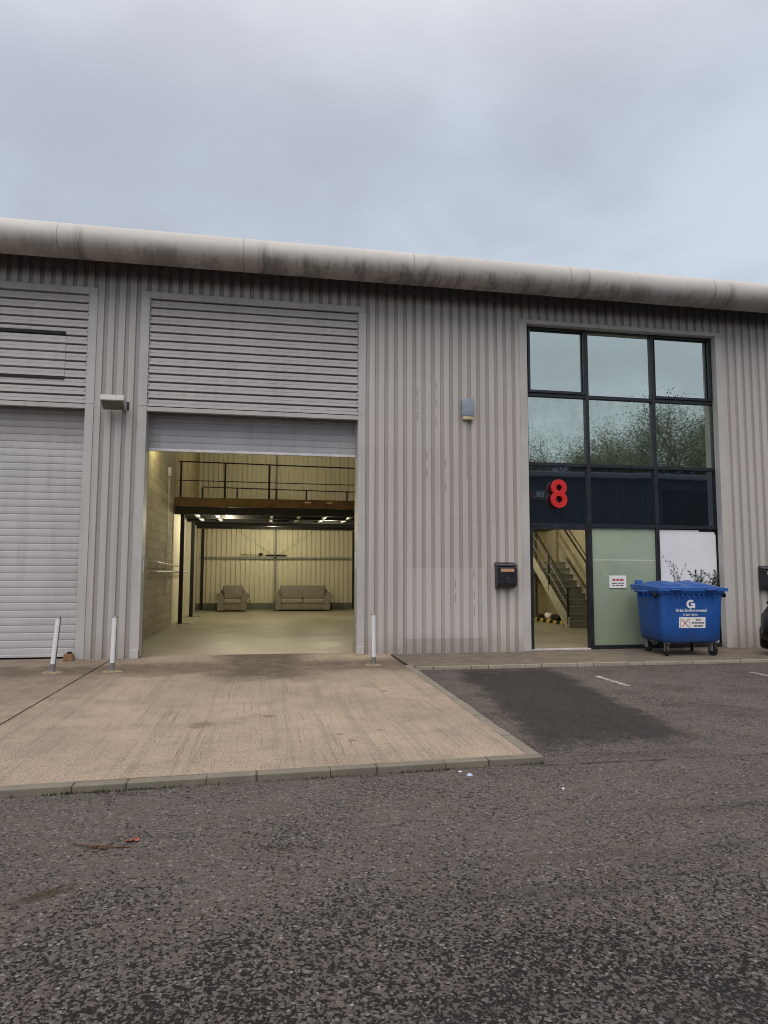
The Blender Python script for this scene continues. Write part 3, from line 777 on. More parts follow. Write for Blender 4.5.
for xx in (-1.95, -1.35, .30, 1.15, 1.95, 2.75, 3.45):
    for y0, y1 in ((.45, 1.5), (2.05, 3.1)):
        q = zq(); q.box(xx - .045, xx + .045, y0, y1, 3.20, 3.25); q.build('ceiling_strip', M['batten' if xx < -1 else 'strip'], Z)
for xx, y0 in ((-1.65, 2.2), (2.35, 2.2)):
    q = zq(); q.box(xx - .22, xx + .22, y0, y0 + .9, 3.27, 3.30); q.build('ceiling_panel', M['grey'], Z)
for yy in (.06, 3.2, 7.2):
    for xx in (-2.27, 3.72):
        q = zq(); q.box(xx - .055, xx + .055, yy - .06, yy + .06, .0, 3.168 if yy < 1 else 3.18, .006, seg=1)
        po = q.build('post', M['beam'], Z)
        q = zq(); q.box(xx - .10, xx + .28, yy - .10, yy + .10, .0, .014); q.build('foot_plate', M['grey'], po)
def rails(yy, xs, hx=None, x0=-2.42, x1=3.85):
    r_ = zq(); r_.tube([(x0, yy, 4.73), (x1, yy, 4.66)], .020, 8); r_.build('handrail', M['beam'], Z)
    r_ = zq(); r_.tube([(x0, yy, 4.17), (x1, yy, 4.15)], .013, 8); r_.build('mid_rail', M['beam'], Z)
    for xx in xs:
        p_ = zq(); p_.tube([(xx, yy, 3.60), (xx, yy, 4.70)], .030, 8); p_.build('railing_post', M['beam'], Z)
rails(.04, (-2.35, -1.09, .20, 2.85))
rails(6.2, (-2.25, -.95, .55, 1.70, 3.3), x0=-2.25)

# ------------------------------------------------------------------ wall fittings inside
o = MB(); o.tube([(-2.47, 6.4, .9), (-2.47, 6.4, 4.05)], .018, 8); cd = o.build('cable_conduit', M['pale'], None)
tag(cd, 'thin pale conduit running up the blockwork wall inside the doorway', 'conduit')
o = MB(); o.box(-2.5, -2.42, 6.32, 6.48, 4.05, 4.3, .01); o.build('junction_box', M['pale'], cd)
t_ = thing('wall_rail_hoop', 'pale tubular hoop rail standing out along the blockwork side wall', 'rail', (-2.38, 4.0, 0))
o = MB(); o.tube([(0, 0, 1.50), (0, 7.0, 1.50)], .030, 8); o.build('rail', M['pale'], t_)
o = MB(); o.tube([(0, 0, 1.72), (0, 4.2, 1.66)], .022, 8); o.build('rail', M['pale'], t_)
o = MB(); o.tube([(-.11, .02, 1.50), (0, 0, 1.50), (0, 0, 1.72), (-.11, .02, 1.72)], .026, 8); o.build('bracket', M['pale'], t_)
for xx, zz in ((DL - .002, ((1.78, 1.90), (1.50, 1.69))), (DR + .002, ((1.58, 1.88),))):
    for z0, z1 in zz:
        o = MB(); s_ = 1 if xx < 0 else -1
        o.box(xx, xx + .012 * s_, .12, .20, z0, z1, .003, seg=1) if s_ > 0 else o.box(xx - .012, xx, .12, .20, z0, z1, .003, seg=1)
        ob = o.build('jamb_label', M['white'])
        tag(ob, {1.78: 'small white label, upper of two on the left door jamb', 1.50: 'white control plate, lower of two on the left door jamb', 1.58: 'white plate on the right jamb of the open doorway'}[z0], 'plate')

# ------------------------------------------------------------------ lights
def lamp_fix(name, label, loc, watt, col=(1, .90, .60), rad=.12, body=True, zoff=-.18):
    t = thing(name, label, 'light', loc)
    if body:
        q = MB(); q.tube([(0, 0, 0), (0, 0, -.05), (0, 0, -.06)], .10, 16); q.build('base', M['grey'], t)
        q = MB(); bmesh.ops.create_uvsphere(q.bm, u_segments=16, v_segments=10, radius=.085, matrix=Matrix.Translation((0, 0, -.10)))
        q.build('globe', M['lamp'], t, smooth=True)
    l = bpy.data.lights.new('lamp_bulb', 'POINT'); l.energy = watt; l.color = col; l.shadow_soft_size = rad
    lo = bpy.data.objects.new('lamp_bulb', l); COL.objects.link(lo); lo.parent = t; lo.location = (0, 0, zoff - rad)
    return t
G = 'lamps lighting the hall'
LC = (1, .895, .60)
lamp_fix('bulkhead_lamp', 'bright round lamp under the mezzanine, nearest its front left corner', (-1.02, 9.55, 3.42), 120, LC)
lamp_fix('bulkhead_lamp', 'round lamp under the mezzanine towards its front right', (2.2, 10.2, 3.42), 120, LC)
lamp_fix('bulkhead_lamp', 'round lamp deep under the mezzanine in the middle', (.4, 13.2, 3.42), 105, LC)
def highbay(label, loc, w):
    t = thing('high_bay_lamp', label, 'light', loc)
    q = MB(); q.tube([(0, 0, .4), (0, 0, .1)], .05, 10); q.tube([(0, 0, .1), (0, 0, -.2)], .08, 18, r2=.26, cap=False); q.build('reflector', M['galv'], t, smooth=True)
    q = MB(); q.tube([(0, 0, -.12), (0, 0, -.14)], .18, 16); q.build('lens', M['lamp'], t)
    l = bpy.data.lights.new('lamp_bulb', 'POINT'); l.energy = w; l.color = LC; l.shadow_soft_size = .15
    lo = bpy.data.objects.new('lamp_bulb', l); COL.objects.link(lo); lo.parent = t; lo.location = (0, 0, -.36)
highbay('high bay lamp hanging over the front of the hall', (-.2, 3.9, 6.3), 75)
highbay('high bay lamp hanging above the mezzanine', (.8, 11.0, 6.6), 185)
lamp_fix('wall_lamp', 'small lamp high on the blockwork wall just inside the shutter', (-2.22, 3.7, 4.98), 62, (1, .90, .40), .05)
lamp_fix('lobby_lamp', 'unseen round lamp added on the lobby ceiling near the stairs', (6.6, 6.4, 3.35), 150, LC)  # unseen lamp, added to brighten the wall under the stairs
lamp_fix('lobby_lamp', 'round lamp on the lobby ceiling over the door', (6.6, 1.9, 3.35), 60, LC)

# ------------------------------------------------------------------ staircase in the lobby
T = thing('staircase', 'grey staircase with black handrails seen through the open glass door', 'staircase', (8.27, 5.12, 0))
W_, N_, RI, GO = 1.06, 10, .183, .245
for i in range(N_):
    q = MB(); q.box(.05, W_ - .05, i * GO, i * GO + .02, i * RI + .001, (i + 1) * RI - .022)
    y2 = (i + 1) * GO + .02 if i < N_ - 1 else 9 * GO + 1.2
    q.box(.05, W_ - .05, i * GO - .02, y2, (i + 1) * RI - .02, (i + 1) * RI, .004, seg=1)
    q.build('step', M['tread'], T)
for xx in (0., W_ - .045):
    q = MB(); sl = RI / GO
    pr = [(-.06, 0), (.10, 0), (N_ * GO + .05, N_ * RI - .06), (N_ * GO + .05, N_ * RI + .24), (-.06, .27)]
    a = [q.bm.verts.new((xx, p[0], p[1])) for p in pr]; b = [q.bm.verts.new((xx + .045, p[0], p[1])) for p in pr]
    for i in range(5): q.bm.faces.new((a[i], a[(i + 1) % 5], b[(i + 1) % 5], b[i]))
    q.bm.faces.new(a[::-1]); q.bm.faces.new(b); q.build('stringer', M['stair'], T)
sl = RI / GO
for xx in (.022, W_ - .02):
    q = MB(); q.tube([(xx, -.10, 1.08), (xx, 0., 1.12), (xx, N_ * GO + .3, 1.12 + sl * (N_ * GO + .3))], .026, 8); q.build('handrail', M['black'], T)
for hh in (.42, .76):
    q = MB(); q.tube([(.022, 0., .15 + hh), (.022, N_ * GO, .15 + hh + sl * N_ * GO)], .014, 8); q.build('guard_rail', M['galv'], T)
for i in (0, 5, 10):
    yy = i * GO; q = MB(); q.tube([(.022, yy, .1 + sl * yy), (.022, yy, 1.1 + sl * yy)], .030, 8); q.build('post', M['black'], T)
# things lying under the stairs
hz = MB(); hz.box(-.07, .07, -.9, .9, 0, .12, .012); hz = hz.build('hazard_board', M['haz']); hz.location = (8.60, 6.95, 0); hz.rotation_euler = (0, 0, R(4)); tag(hz, 'yellow and black striped board lying on the floor under the stairs', 'board')
def lump(name, m, loc, s, seed, label, cat):
    q = MB(); bmesh.ops.create_icosphere(q.bm, subdivisions=3, radius=1)
    for v in q.bm.verts:
        k = 1 + .35 * mnoise.noise(v.co * 1.9 + Vector((seed, 0, 0))) + .15 * mnoise.noise(v.co * 5 + Vector((0, seed, 0)))
        v.co = Vector((v.co.x * s[0] * k, v.co.y * s[1] * k, max(0, (v.co.z + .75)) * s[2] * k))
    o = q.build(name, m, smooth=True); o.location = loc; return tag(o, label, cat)
lump('sack', M['black'], (8.62, 6.62, .115), (.11, .26, .09), 2., 'black crumpled sack on the striped board under the stairs', 'sack')
lump('cloth_bundle', M['white'], (8.60, 7.1, .115), (.12, .17, .10), 5., 'white crumpled bundle beside the black sack under the stairs', 'bundle')
lump('cable_coil', M['black'], (8.56, 7.55, .115), (.10, .18, .07), 9., 'small dark heap at the far end of the striped board', 'heap')

# ------------------------------------------------------------------ sofas
def arm_mesh(side, depth, h=.62, th=.20):
    """rolled, outward flaring arm seen in the front elevation"""
    pts = []
    s = side
    base = [(0, .06), (0, .34), (.03, h - .12)]
    pr = [(-.06, .05), (-.09, .30), (-.03, h - .20)]
    cx, cz_, rr = .10, h - .10, .13
    ring = [(cx + rr * math.cos(a), cz_ + rr * math.sin(a)) for a in [R(200 - i * 24) for i in range(15)]]
    pts = [(-.09, .05), (-.09, h - .14)] + ring[1:13] + [(.10, h - .27), (.13, .34), (.15, .18), (.12, .05)]
    q = MB()
    A = [q.bm.verts.new((s * p[0], -depth / 2, p[1])) for p in pts]; Bv = [q.bm.verts.new((s * p[0], depth / 2, p[1])) for p in pts]
    n = len(pts)
    for i in range(n): q.bm.faces.new((A[i], A[(i + 1) % n], Bv[(i + 1) % n], Bv[i]))
    q.bm.faces.new(A[::-1]); q.bm.faces.new(Bv)
    return q
def soft(q, x0, x1, y0, y1, z0, z1, b, puff=.03, mtx=None, taper=0.):
    vs = q.box(x0, x1, y0, y1, z0, z1, b, seg=3)
    cx, cy_, cz_ = (x0 + x1) / 2, (y0 + y1) / 2, (z0 + z1) / 2
    for v in vs:
        u, w = (v.co.x - cx) / (x1 - x0) * 2, (v.co.z - cz_) / (z1 - z0) * 2
        v.co.x += taper * u * (w + 1) / 2
        d = (1 - min(1, u * u)) * puff
        v.co.z += d * (1 if w > 0 else 0)
    if mtx is not None: bmesh.ops.transform(q.bm, matrix=mtx, verts=vs)
def sofa(name, label, loc, rz, width, seats):
    t = thing(name, label, 'armchair' if seats == 1 else 'sofa', loc, rz)
    hw = width / 2; dep = .92
    q = MB(); q.box(-hw + .2, hw - .2, -dep / 2 + .04, dep / 2, .05, .30, .03); q.build('base', M['sofa'], t, smooth=True, auto=40)
    q = MB(); q.box(-hw + .16, hw - .16, dep / 2 - .16, dep / 2 + .02, .05, .82, .06); q.build('back_frame', M['sofa'], t, smooth=True, auto=40)
    for s in (-1, 1):
        a = arm_mesh(s, dep, .66); 
        o = a.build('arm', M['sofa'], t, smooth=True, auto=50); o.location = (s * (hw - .23), 0, 0)
    iw = (width - .60) / seats
    for k in range(seats):
        xa = -hw + .30 + k * iw
        q = MB(); soft(q, xa + .006, xa + iw - .006, -dep / 2 + .01, dep / 2 - .18, .29, .46, .05, .025); q.build('seat_cushion', M['sofad'], t, smooth=True)
        q = MB(); mt = Matrix.Translation((0, .22, .44)) @ Matrix.Rotation(R(-12), 4, 'X')
        soft(q, xa + .0, xa + iw - .0, -.10, .10, .0, .53, .06, .02, mt, .07); q.build('back_cushion', M['sofa'], t, smooth=True)
    for sx in (-1, 1):
        for sy in (-1, 1): q = MB(); q.tube([(sx * (hw - .28), sy * .38, 0), (sx * (hw - .28), sy * .38, .06)], .03, 8); q.build('foot', M['black'], t)
    return t
sofa('armchair', 'taupe fabric armchair with rolled arms standing by the back wall', (-1.05, 14.55, 0), R(0), 1.26, 1)
sofa('two_seat_sofa', 'taupe fabric two seat sofa with rolled arms right of the armchair', (1.64, 14.6, 0), R(-3), 2.28, 2)

# ------------------------------------------------------------------ wall fittings outside
# security light on the pier
t = thing('floodlight', 'flat pale floodlight tilted out from the pier between the two doorways', 'floodlight', (-2.58, 0, 4.42))
q = MB(); q.tube([(.16, -.01, .02), (.16, -.16, .03)], .025, 8); q.box(.10, .22, -.02, .0, -.05, .09, .006); q.build('bracket', M['frame'], t)
q = MB(); mt = Matrix.Translation((0, -.24, .0)) @ Matrix.Rotation(R(-24), 4, 'X')
vs = q.box(-.20, .20, -.15, .15, -.045, .075, .018, mt)
q.build('housing', M['trimw'], t, smooth=True, auto=35)
q = MB(); q.box(-.175, .175, -.135, .12, -.051, -.046, 0, mt); q.build('lens', M['skirt'], t)
# alarm box
t = thing('alarm_box', 'blue grey burglar alarm box with yellowed lens high on the wall', 'alarm', (3.885, 0, 4.64))
q = MB(); q.box(-.12, .12, -.085, -.002, -.13, .22, .018); q.build('cover', M['alarm'], t, smooth=True, auto=35)
q = MB(); q.box(-.105, .105, -.08, -.004, -.20, -.131, .02); q.build('lens', M['cream'], t, smooth=True, auto=35)
q = MB(); q.box(-.12, .12, -.0865, -.0855, .05, .053); q.build('seam', M['ink'], t)
# letterboxes
def letterbox(label, loc):
    t = thing('letterbox', label, 'letterbox', loc, group='black letterboxes on the front wall')
    q = MB(); w = .195
    pr = [(-.002, .0), (-.14, .04), (-.16, .10), (-.16, .40), (-.11, .455), (-.002, .50)]
    A = [q.bm.verts.new((-w, p[0], p[1])) for p in pr]; Bv = [q.bm.verts.new((w, p[0], p[1])) for p in pr]
    for i in range(len(pr)): q.bm.faces.new((A[i], A[(i + 1) % 6], Bv[(i + 1) % 6], Bv[i]))
    q.bm.faces.new(A[::-1]); q.bm.faces.new(Bv)
    bmesh.ops.bevel(q.bm, geom=list(q.bm.edges), offset=.006, segments=1, affect='EDGES')
    q.build('body', M['frame'], t)
    q = MB(); q.box(-w - .012, w + .012, -.175, -.002, -.008, .008, .004, Matrix.Translation((0, 0, .478)) @ Matrix.Rotation(R(-14) * -1, 4, 'X'), 1); q.build('lid', M['frameg'], t)
    q = MB(); q.box(-.125, .14, -.165, -.158, .315, .375, .003, seg=1); q.build('slot_flap', M['copper'], t)
    q = MB(); q.tube([(0, -.158, .20), (0, -.172, .20)], .012, 10); q.build('lock', M['galv'], t)
    return t
lb = letterbox('black letterbox with tan slot flap just left of the glazed screen', (4.605, -.0, 1.20))
lb2 = copy_tree(lb); lb2.location = (10.30, 0, 1.16); lb2['label'] = 'black letterbox at the right edge above the parked car'

# red numeral
num = text_mesh('unit_number', '8', .77, M['red'], None, Matrix.Translation((5.80, YF - .045, 3.035)) @ FACE_Y @ Matrix.Diagonal((.93, 1, 1, 1)), extrude=.026, offset=.013, bev=.0015)
tag(num, 'thick red numeral eight fixed to the dark navy glass', 'sign')
# small notice on the filmed pane
t = thing('window_notice', 'small white notice with a red heading on the green filmed pane', 'sign', (7.065, YF + .038, 1.325))
q = MB(); q.box(-.185, .185, -.004, .0, -.125, .125); q.build('sheet', M['white'], t)
q = MB()
for xa, xb in ((-.12, -.05), (-.035, .03), (.04, .125)): q.box(xa, xb, -.0055, -.0042, .015, .06)
q.build('heading', M['pink'], t)
q = MB()
for z0, ws in ((-.03, ((-.13, -.02), (0, .06), (.075, .13))), (-.075, ((-.12, -.06), (-.045, .03), (.045, .12)))):
    for xa, xb in ws: q.box(xa, xb, -.0055, -.0042, z0 - .012, z0 + .012)
q.build('lettering', M['ink'], t)
# white sheet over the right lower pane with flat dark sprig shapes on it
t = thing('window_sheet', 'big white sheet with dark plant sprigs covering the lower right pane', 'window film', (8.64, YF + .036, 0))
q = MB(); ed = [(-.625, .09), (.64, .09), (.655, 1.2), (.65, 2.28), (.615, 2.352), (.27, 2.352), (.262, 2.385), (-.625, 2.385)]
q.bm.faces.new([q.bm.verts.new((a, 0, b)) for a, b in ed]); q.build('sheet', M['poster'], t)
rp = random.Random(11); q = MB()
def sprig(x0, z0, h, lean, n, wid=.012, leafy=.02):
    for k in range(n):
        a = lean + rp.uniform(-.45, .45); L = h * rp.uniform(.5, 1.); p = Vector((x0 + rp.uniform(-.03, .03), -.003, z0)); prev = p
        for s_ in range(6):
            a += rp.uniform(-.18, .18); nx = prev + Vector((math.sin(a), 0, math.cos(a))) * L / 6
            w = wid * (1 - s_ / 7)
            q.quad((prev.x - w / 2, -.003 - .0002 * k, prev.z), (prev.x + w / 2, -.003 - .0002 * k, prev.z), (nx.x + w / 2, -.003 - .0002 * k, nx.z), (nx.x - w / 2, -.003 - .0002 * k, nx.z))
            for g_ in range(2):
                la = a + rp.choice((-1, 1)) * rp.uniform(.4, 1.1); ll = rp.uniform(.5, 1.4) * leafy * 2
                b = nx + Vector((math.sin(la), 0, math.cos(la))) * ll; pp = Vector((math.cos(la), 0, -math.sin(la))) * ll * .22
                c_ = (nx + b) / 2
                q.quad((nx.x, -.0035, nx.z), ((c_ + pp).x, -.0035, (c_ + pp).z), (b.x, -.0035, b.z), ((c_ - pp).x, -.0035, (c_ - pp).z))
            prev = nx
sprig(-.26, 1.2, .72, .05, 4, .010, .022); sprig(-.22, 1.25, .5, .2, 3, .008, .02)
sprig(.27, 1.25, .50, -.45, 4, .014, .035); sprig(.2, 1.25, .3, .9, 3, .012, .03); sprig(.06, 1.28, .2, 1.2, 2, .012, .03)
sprig(.56, 1.2, .38, .05, 5, .018, .04); sprig(.5, 1.2, .25, .4, 3, .014, .035)
q.build('plant_shapes', M['plant'], t)

# ------------------------------------------------------------------ bollards
def bollard(label, x, y, lean=(0, 0), side=0):
    t = thing('bollard', label, 'bollard', (x, y, 0), 0, 'white bollards beside the doorways')
    mt = Matrix.Rotation(lean[0], 4, 'Y') @ Matrix.Rotation(lean[1], 4, 'X')
    q = MB(); vs = q.tube([(0, 0, -.1), (0, 0, .80), (0, 0, .81)], .037, 18); bmesh.ops.transform(q.bm, matrix=mt, verts=vs); q.build('post', M['galv'], t, smooth=True, auto=40)
    q = MB(); vs = []
    n = 16
    a0, a1 = R(-90 - 62 + side), R(-90 + 62 + side)                 # reflective white half-wrap facing the yard
    rings = []
    for k in range(n + 1):
        a = a0 + (a1 - a0) * k / n; c_, s_ = math.cos(a) * .0395, math.sin(a) * .0395
        rings.append((q.bm.verts.new((c_, s_, .13)), q.bm.verts.new((c_, s_, .80))))
    for k in range(n): q.bm.faces.new((rings[k][0], rings[k + 1][0], rings[k + 1][1], rings[k][1]))
    bmesh.ops.transform(q.bm, matrix=mt, verts=q.bm.verts); q.build('reflective_sleeve', M['boll'], t, smooth=True)
    q = MB(); q.tube([(0, 0, .80), (0, 0, .83)], .040, 18, r2=.032); bmesh.ops.transform(q.bm, matrix=mt, verts=q.bm.verts); q.build('cap', M['galv'], t, smooth=True, auto=40)
    q = MB(); rr = random.Random(int(x * 100)); pts = []
    for k in range(26):
        a = 2 * math.pi * k / 26; rad = .15 * (1 + .22 * mnoise.noise(Vector((math.cos(a) * 1.5, math.sin(a) * 1.5, x * 3))))
        pts.append((math.cos(a) * rad, math.sin(a) * rad))
    top = [q.bm.verts.new((p[0] * .8, p[1] * .8, .012)) for p in pts]; bot = [q.bm.verts.new((p[0], p[1], .001)) for p in pts]
    for k in range(26): q.bm.faces.new((bot[k], bot[(k + 1) % 26], top[(k + 1) % 26], top[k]))
    q.bm.faces.new(top); q.build('footing', M['ring'], t)
    return t
bollard('white leaning bollard, leftmost, in front of the closed shutter', -3.03, -1.53, (R(4.2), 0), -15)
bollard('white bollard in front of the pier between the doorways', -2.18, -1.55, (R(1.0), 0), -8)
bollard('white bollard at the right side of the open doorway', 1.83, -1.45, (R(-.6), 0), 0)
# wooden block by the closed shutter
t = thing('wooden_block', 'small brown wooden block beside the foot of the closed shutter', 'block', (-3.16, -.14, 0), R(8))
q = MB(); q.box(-.075, .075, -.08, .08, .0, .115, .008); q.build('block', M['wood'], t)
q = MB(); q.box(-.03, .045, -.05, .06, .116, .15, .012); q.build('rubber_pad', M['rubber'], t)

# ------------------------------------------------------------------ wheeled bin
t = thing('wheeled_bin', 'big blue four wheeled waste bin with white lettering in front of the glazed screen', 'bin', (7.735, -1.25, 0), R(-5.5))
HW, D_ = .67, 1.06                                   # half width, depth; front face at y=0
def ring(z, hw, y0, y1, rad, n=5):
    pts = []
    for (cx, cy_, a0) in ((hw - rad, y0 + rad, -90), (hw - rad, y1 - rad, 0), (-hw + rad, y1 - rad, 90), (-hw + rad, y0 + rad, 180)):
        for k in range(n): a = R(a0 + 90 * k / (n - 1)); pts.append((cx + rad * math.cos(a), cy_ + rad * math.sin(a), z))
    return pts
q = MB(); secs = [ring(.235, .47, .13, .94, .06), ring(.26, .53, .08, .98, .08), ring(.31, .56, .062, 1.0, .09), ring(.60, .575, .055, 1.01, .085), ring(1.12, .60, .02, 1.04, .08), ring(1.13, .63, -.010, 1.07, .07), ring(1.20, .635, -.015, 1.075, .07), ring(1.20, .58, .04, 1.02, .05), ring(1.10, .57, .05, 1.0, .05)]
rv = [[q.bm.verts.new(p) for p in s_] for s_ in secs]
for a, b in zip(rv, rv[1:]):
    for k in range(20): q.bm.faces.new((a[k], a[(k + 1) % 20], b[(k + 1) % 20], b[k]))
q.bm.faces.new(rv[0][::-1])
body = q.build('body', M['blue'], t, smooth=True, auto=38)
q = MB()
for xx in (-.40, -.30, -.2, -.1, 0, .1, .2, .3, .40): q.box(xx - .008, xx + .008, -.018, .03, 1.06, 1.128, .003, seg=1)
for yy in (.2, .4, .6, .8): q.box(-.655, -.60, yy - .008, yy + .008, 1.04, 1.128)
q.build('rim_ribs', M['blue'], body)
# trunnions
for s in (-1, 1):
    q = MB(); q.tube([(s * .58, .12, 1.10), (s * .675, .12, 1.10)], .032, 12); q.tube([(s * .655, .12, 1.10), (s * .68, .12, 1.10)], .045, 12); q.build('trunnion', M['rubber'], t, smooth=True, auto=40)
# flat lid: shallow dome with two raised pads, hinge at the back
q = MB(); ny, nx = 22, 28
def lidz(u, v):
    z = 1.225 + .10 * math.sin(math.pi * min(1, max(0, v * .62 + .02))) * (1 - abs(u) ** 4 * .55)
    if abs(abs(u) - .45) < .30 and .12 < v < .8:
        e = min(.30 - abs(abs(u) - .45), (v - .12) * 1.2, (.8 - v) * 1.2); z += min(.028, e * .5)
    return z
g_ = [[q.bm.verts.new((( -1 + 2 * i / nx) * .652, -.035 + 1.12 * j / ny, lidz(-1 + 2 * i / nx, j / ny))) for i in range(nx + 1)] for j in range(ny + 1)]
for j in range(ny):
    for i in range(nx): q.bm.faces.new((g_[j][i], g_[j][i + 1], g_[j + 1][i + 1], g_[j + 1][i]))
bd = [g_[0][i] for i in range(nx + 1)] + [g_[j][nx] for j in range(1, ny + 1)] + [g_[ny][i] for i in range(nx - 1, -1, -1)] + [g_[j][0] for j in range(ny - 1, 0, -1)]
lo_ = [q.bm.verts.new((v.co.x * 1.012, v.co.y * 1.01 - .004, 1.172)) for v in bd]
for k in range(len(bd)): q.bm.faces.new((bd[k], bd[(k + 1) % len(bd)], lo_[(k + 1) % len(bd)], lo_[k]))
lid = q.build('lid', M['blue'], t, smooth=True, auto=35)
q = MB()
for xx in (-.5, .5): q.box(xx - .07, xx + .07, 1.05, 1.15, 1.17, 1.36, .02)
q.tube([(-.66, 1.10, 1.25), (.66, 1.10, 1.25)], .03, 10); q.build('hinge', M['blue'], lid, smooth=True, auto=35)
for xx in (-.33, .33):
    q = MB(); q.tube([(xx - .10, -.03, 1.205), (xx - .09, -.075, 1.20), (xx + .09, -.075, 1.20), (xx + .10, -.03, 1.205)], .013, 8); q.build('handle', M['blue'], lid, smooth=True)
q = MB()
q.tube([(-.66, .35, 1.165), (-.73, .35, 1.16), (-.73, .75, 1.16), (-.66, .75, 1.165)], .018, 8); q.build('side_handle', M['blue'], t, smooth=True)
# castors
def castor(x, y, a):
    c = bpy.data.objects.new('castor', None); COL.objects.link(c); c.parent = t; c.location = (x, y, 0); c.rotation_euler = (0, 0, a); c.empty_display_size = .05
    q = MB(); q.tube([(-.024, 0, .10), (.024, 0, .10)], .10, 20); w = q.build('wheel', M['rubber'], c, smooth=True, auto=40)
    q = MB(); q.box(-.040, -.030, -.035, .06, .08, .232, .003, seg=1); q.box(.030, .040, -.035, .06, .08, .232, .003, seg=1); q.box(-.055, .055, -.05, .075, .226, .238); q.tube([(-.045, 0, .10), (.045, 0, .10)], .014, 8)
    q.build('fork', M['galv'], c)
castor(-.44, .17, R(-20)); castor(.44, .17, R(12)); castor(-.44, .90, R(10)); castor(.44, .90, R(-30))
# print on the sloping front face
slope = math.atan2(.055 - .02, 1.12 - .60)
def face(x, z):                                     # point on the front face
    return Matrix.Translation((x, .055 + (z - .60) * (.02 - .055) / .52 - .004, z)) @ Matrix.Rotation(slope, 4, 'X') @ FACE_Y
text_mesh('lettering', 'Grist Environmental', .072, M['white'], t, face(-.02, .825) , .0008, .0016)
text_mesh('lettering', '01380 728411', .05, M['white'], t, face(-.03, .745), .0008, .0006)
# emblem: a thick open ring with an arrow-like bar
q = MB(); R0, R1 = .040, .080
def arc_pts(a0, a1, n=22): return [(a0 + (a1 - a0) * k / n) for k in range(n + 1)]
A = []
for a in arc_pts(R(42), R(330)):
    A.append((q.bm.verts.new((R0 * math.cos(a), R0 * math.sin(a), 0)), q.bm.verts.new((R1 * math.cos(a), R1 * math.sin(a), 0))))
for k in range(len(A) - 1): q.bm.faces.new((A[k][0], A[k + 1][0], A[k + 1][1], A[k][1]))
q.quad((.0, -.018, .0004), (.085, -.018, .0004), (.085, .016, .0004), (.0, .016, .0004)); q.quad((.048, -.075, .0002), (.085, -.075, .0002), (.085, .0, .0002), (.048, .0, .0002))
bmesh.ops.transform(q.bm, matrix=face(-.03, .94), verts=q.bm.verts); q.build('emblem', M['white'], t)
q = MB(); q.quad((-.25, -.105, 0), (.25, -.105, 0), (.25, .105, 0), (-.25, .105, 0)); bmesh.ops.transform(q.bm, matrix=face(.0, .60), verts=q.bm.verts)
stk = q.build('sticker', M['white'], t)
q = MB()
for s in (-1, 1): q.tube([(-.20, -.07 * s, .001), (-.07, .07 * s, .001)], .006, 6)
q.tube([(-.225, -.085, .001), (-.225, .085, .001)], .003, 6); q.tube([(-.05, -.085, .001), (-.05, .085, .001)], .003, 6)
bmesh.ops.transform(q.bm, matrix=face(.0, .60), verts=q.bm.verts); q.build('cross_mark', M['pink'], stk)
q = MB()
for zz, ws in ((.055, ((.07, .12), (.13, .16))), (.0, ((-.01, .04), (.05, .09), (.10, .16), (.17, .22))), (-.055, ((.03, .09), (.10, .20)))):
    for a_, b_ in ws: q.quad((a_, zz - .014, .001), (b_, zz - .014, .001), (b_, zz + .014, .001), (a_, zz + .014, .001))
bmesh.ops.transform(q.bm, matrix=face(.0, .60), verts=q.bm.verts); q.build('lettering', M['ink'], stk)
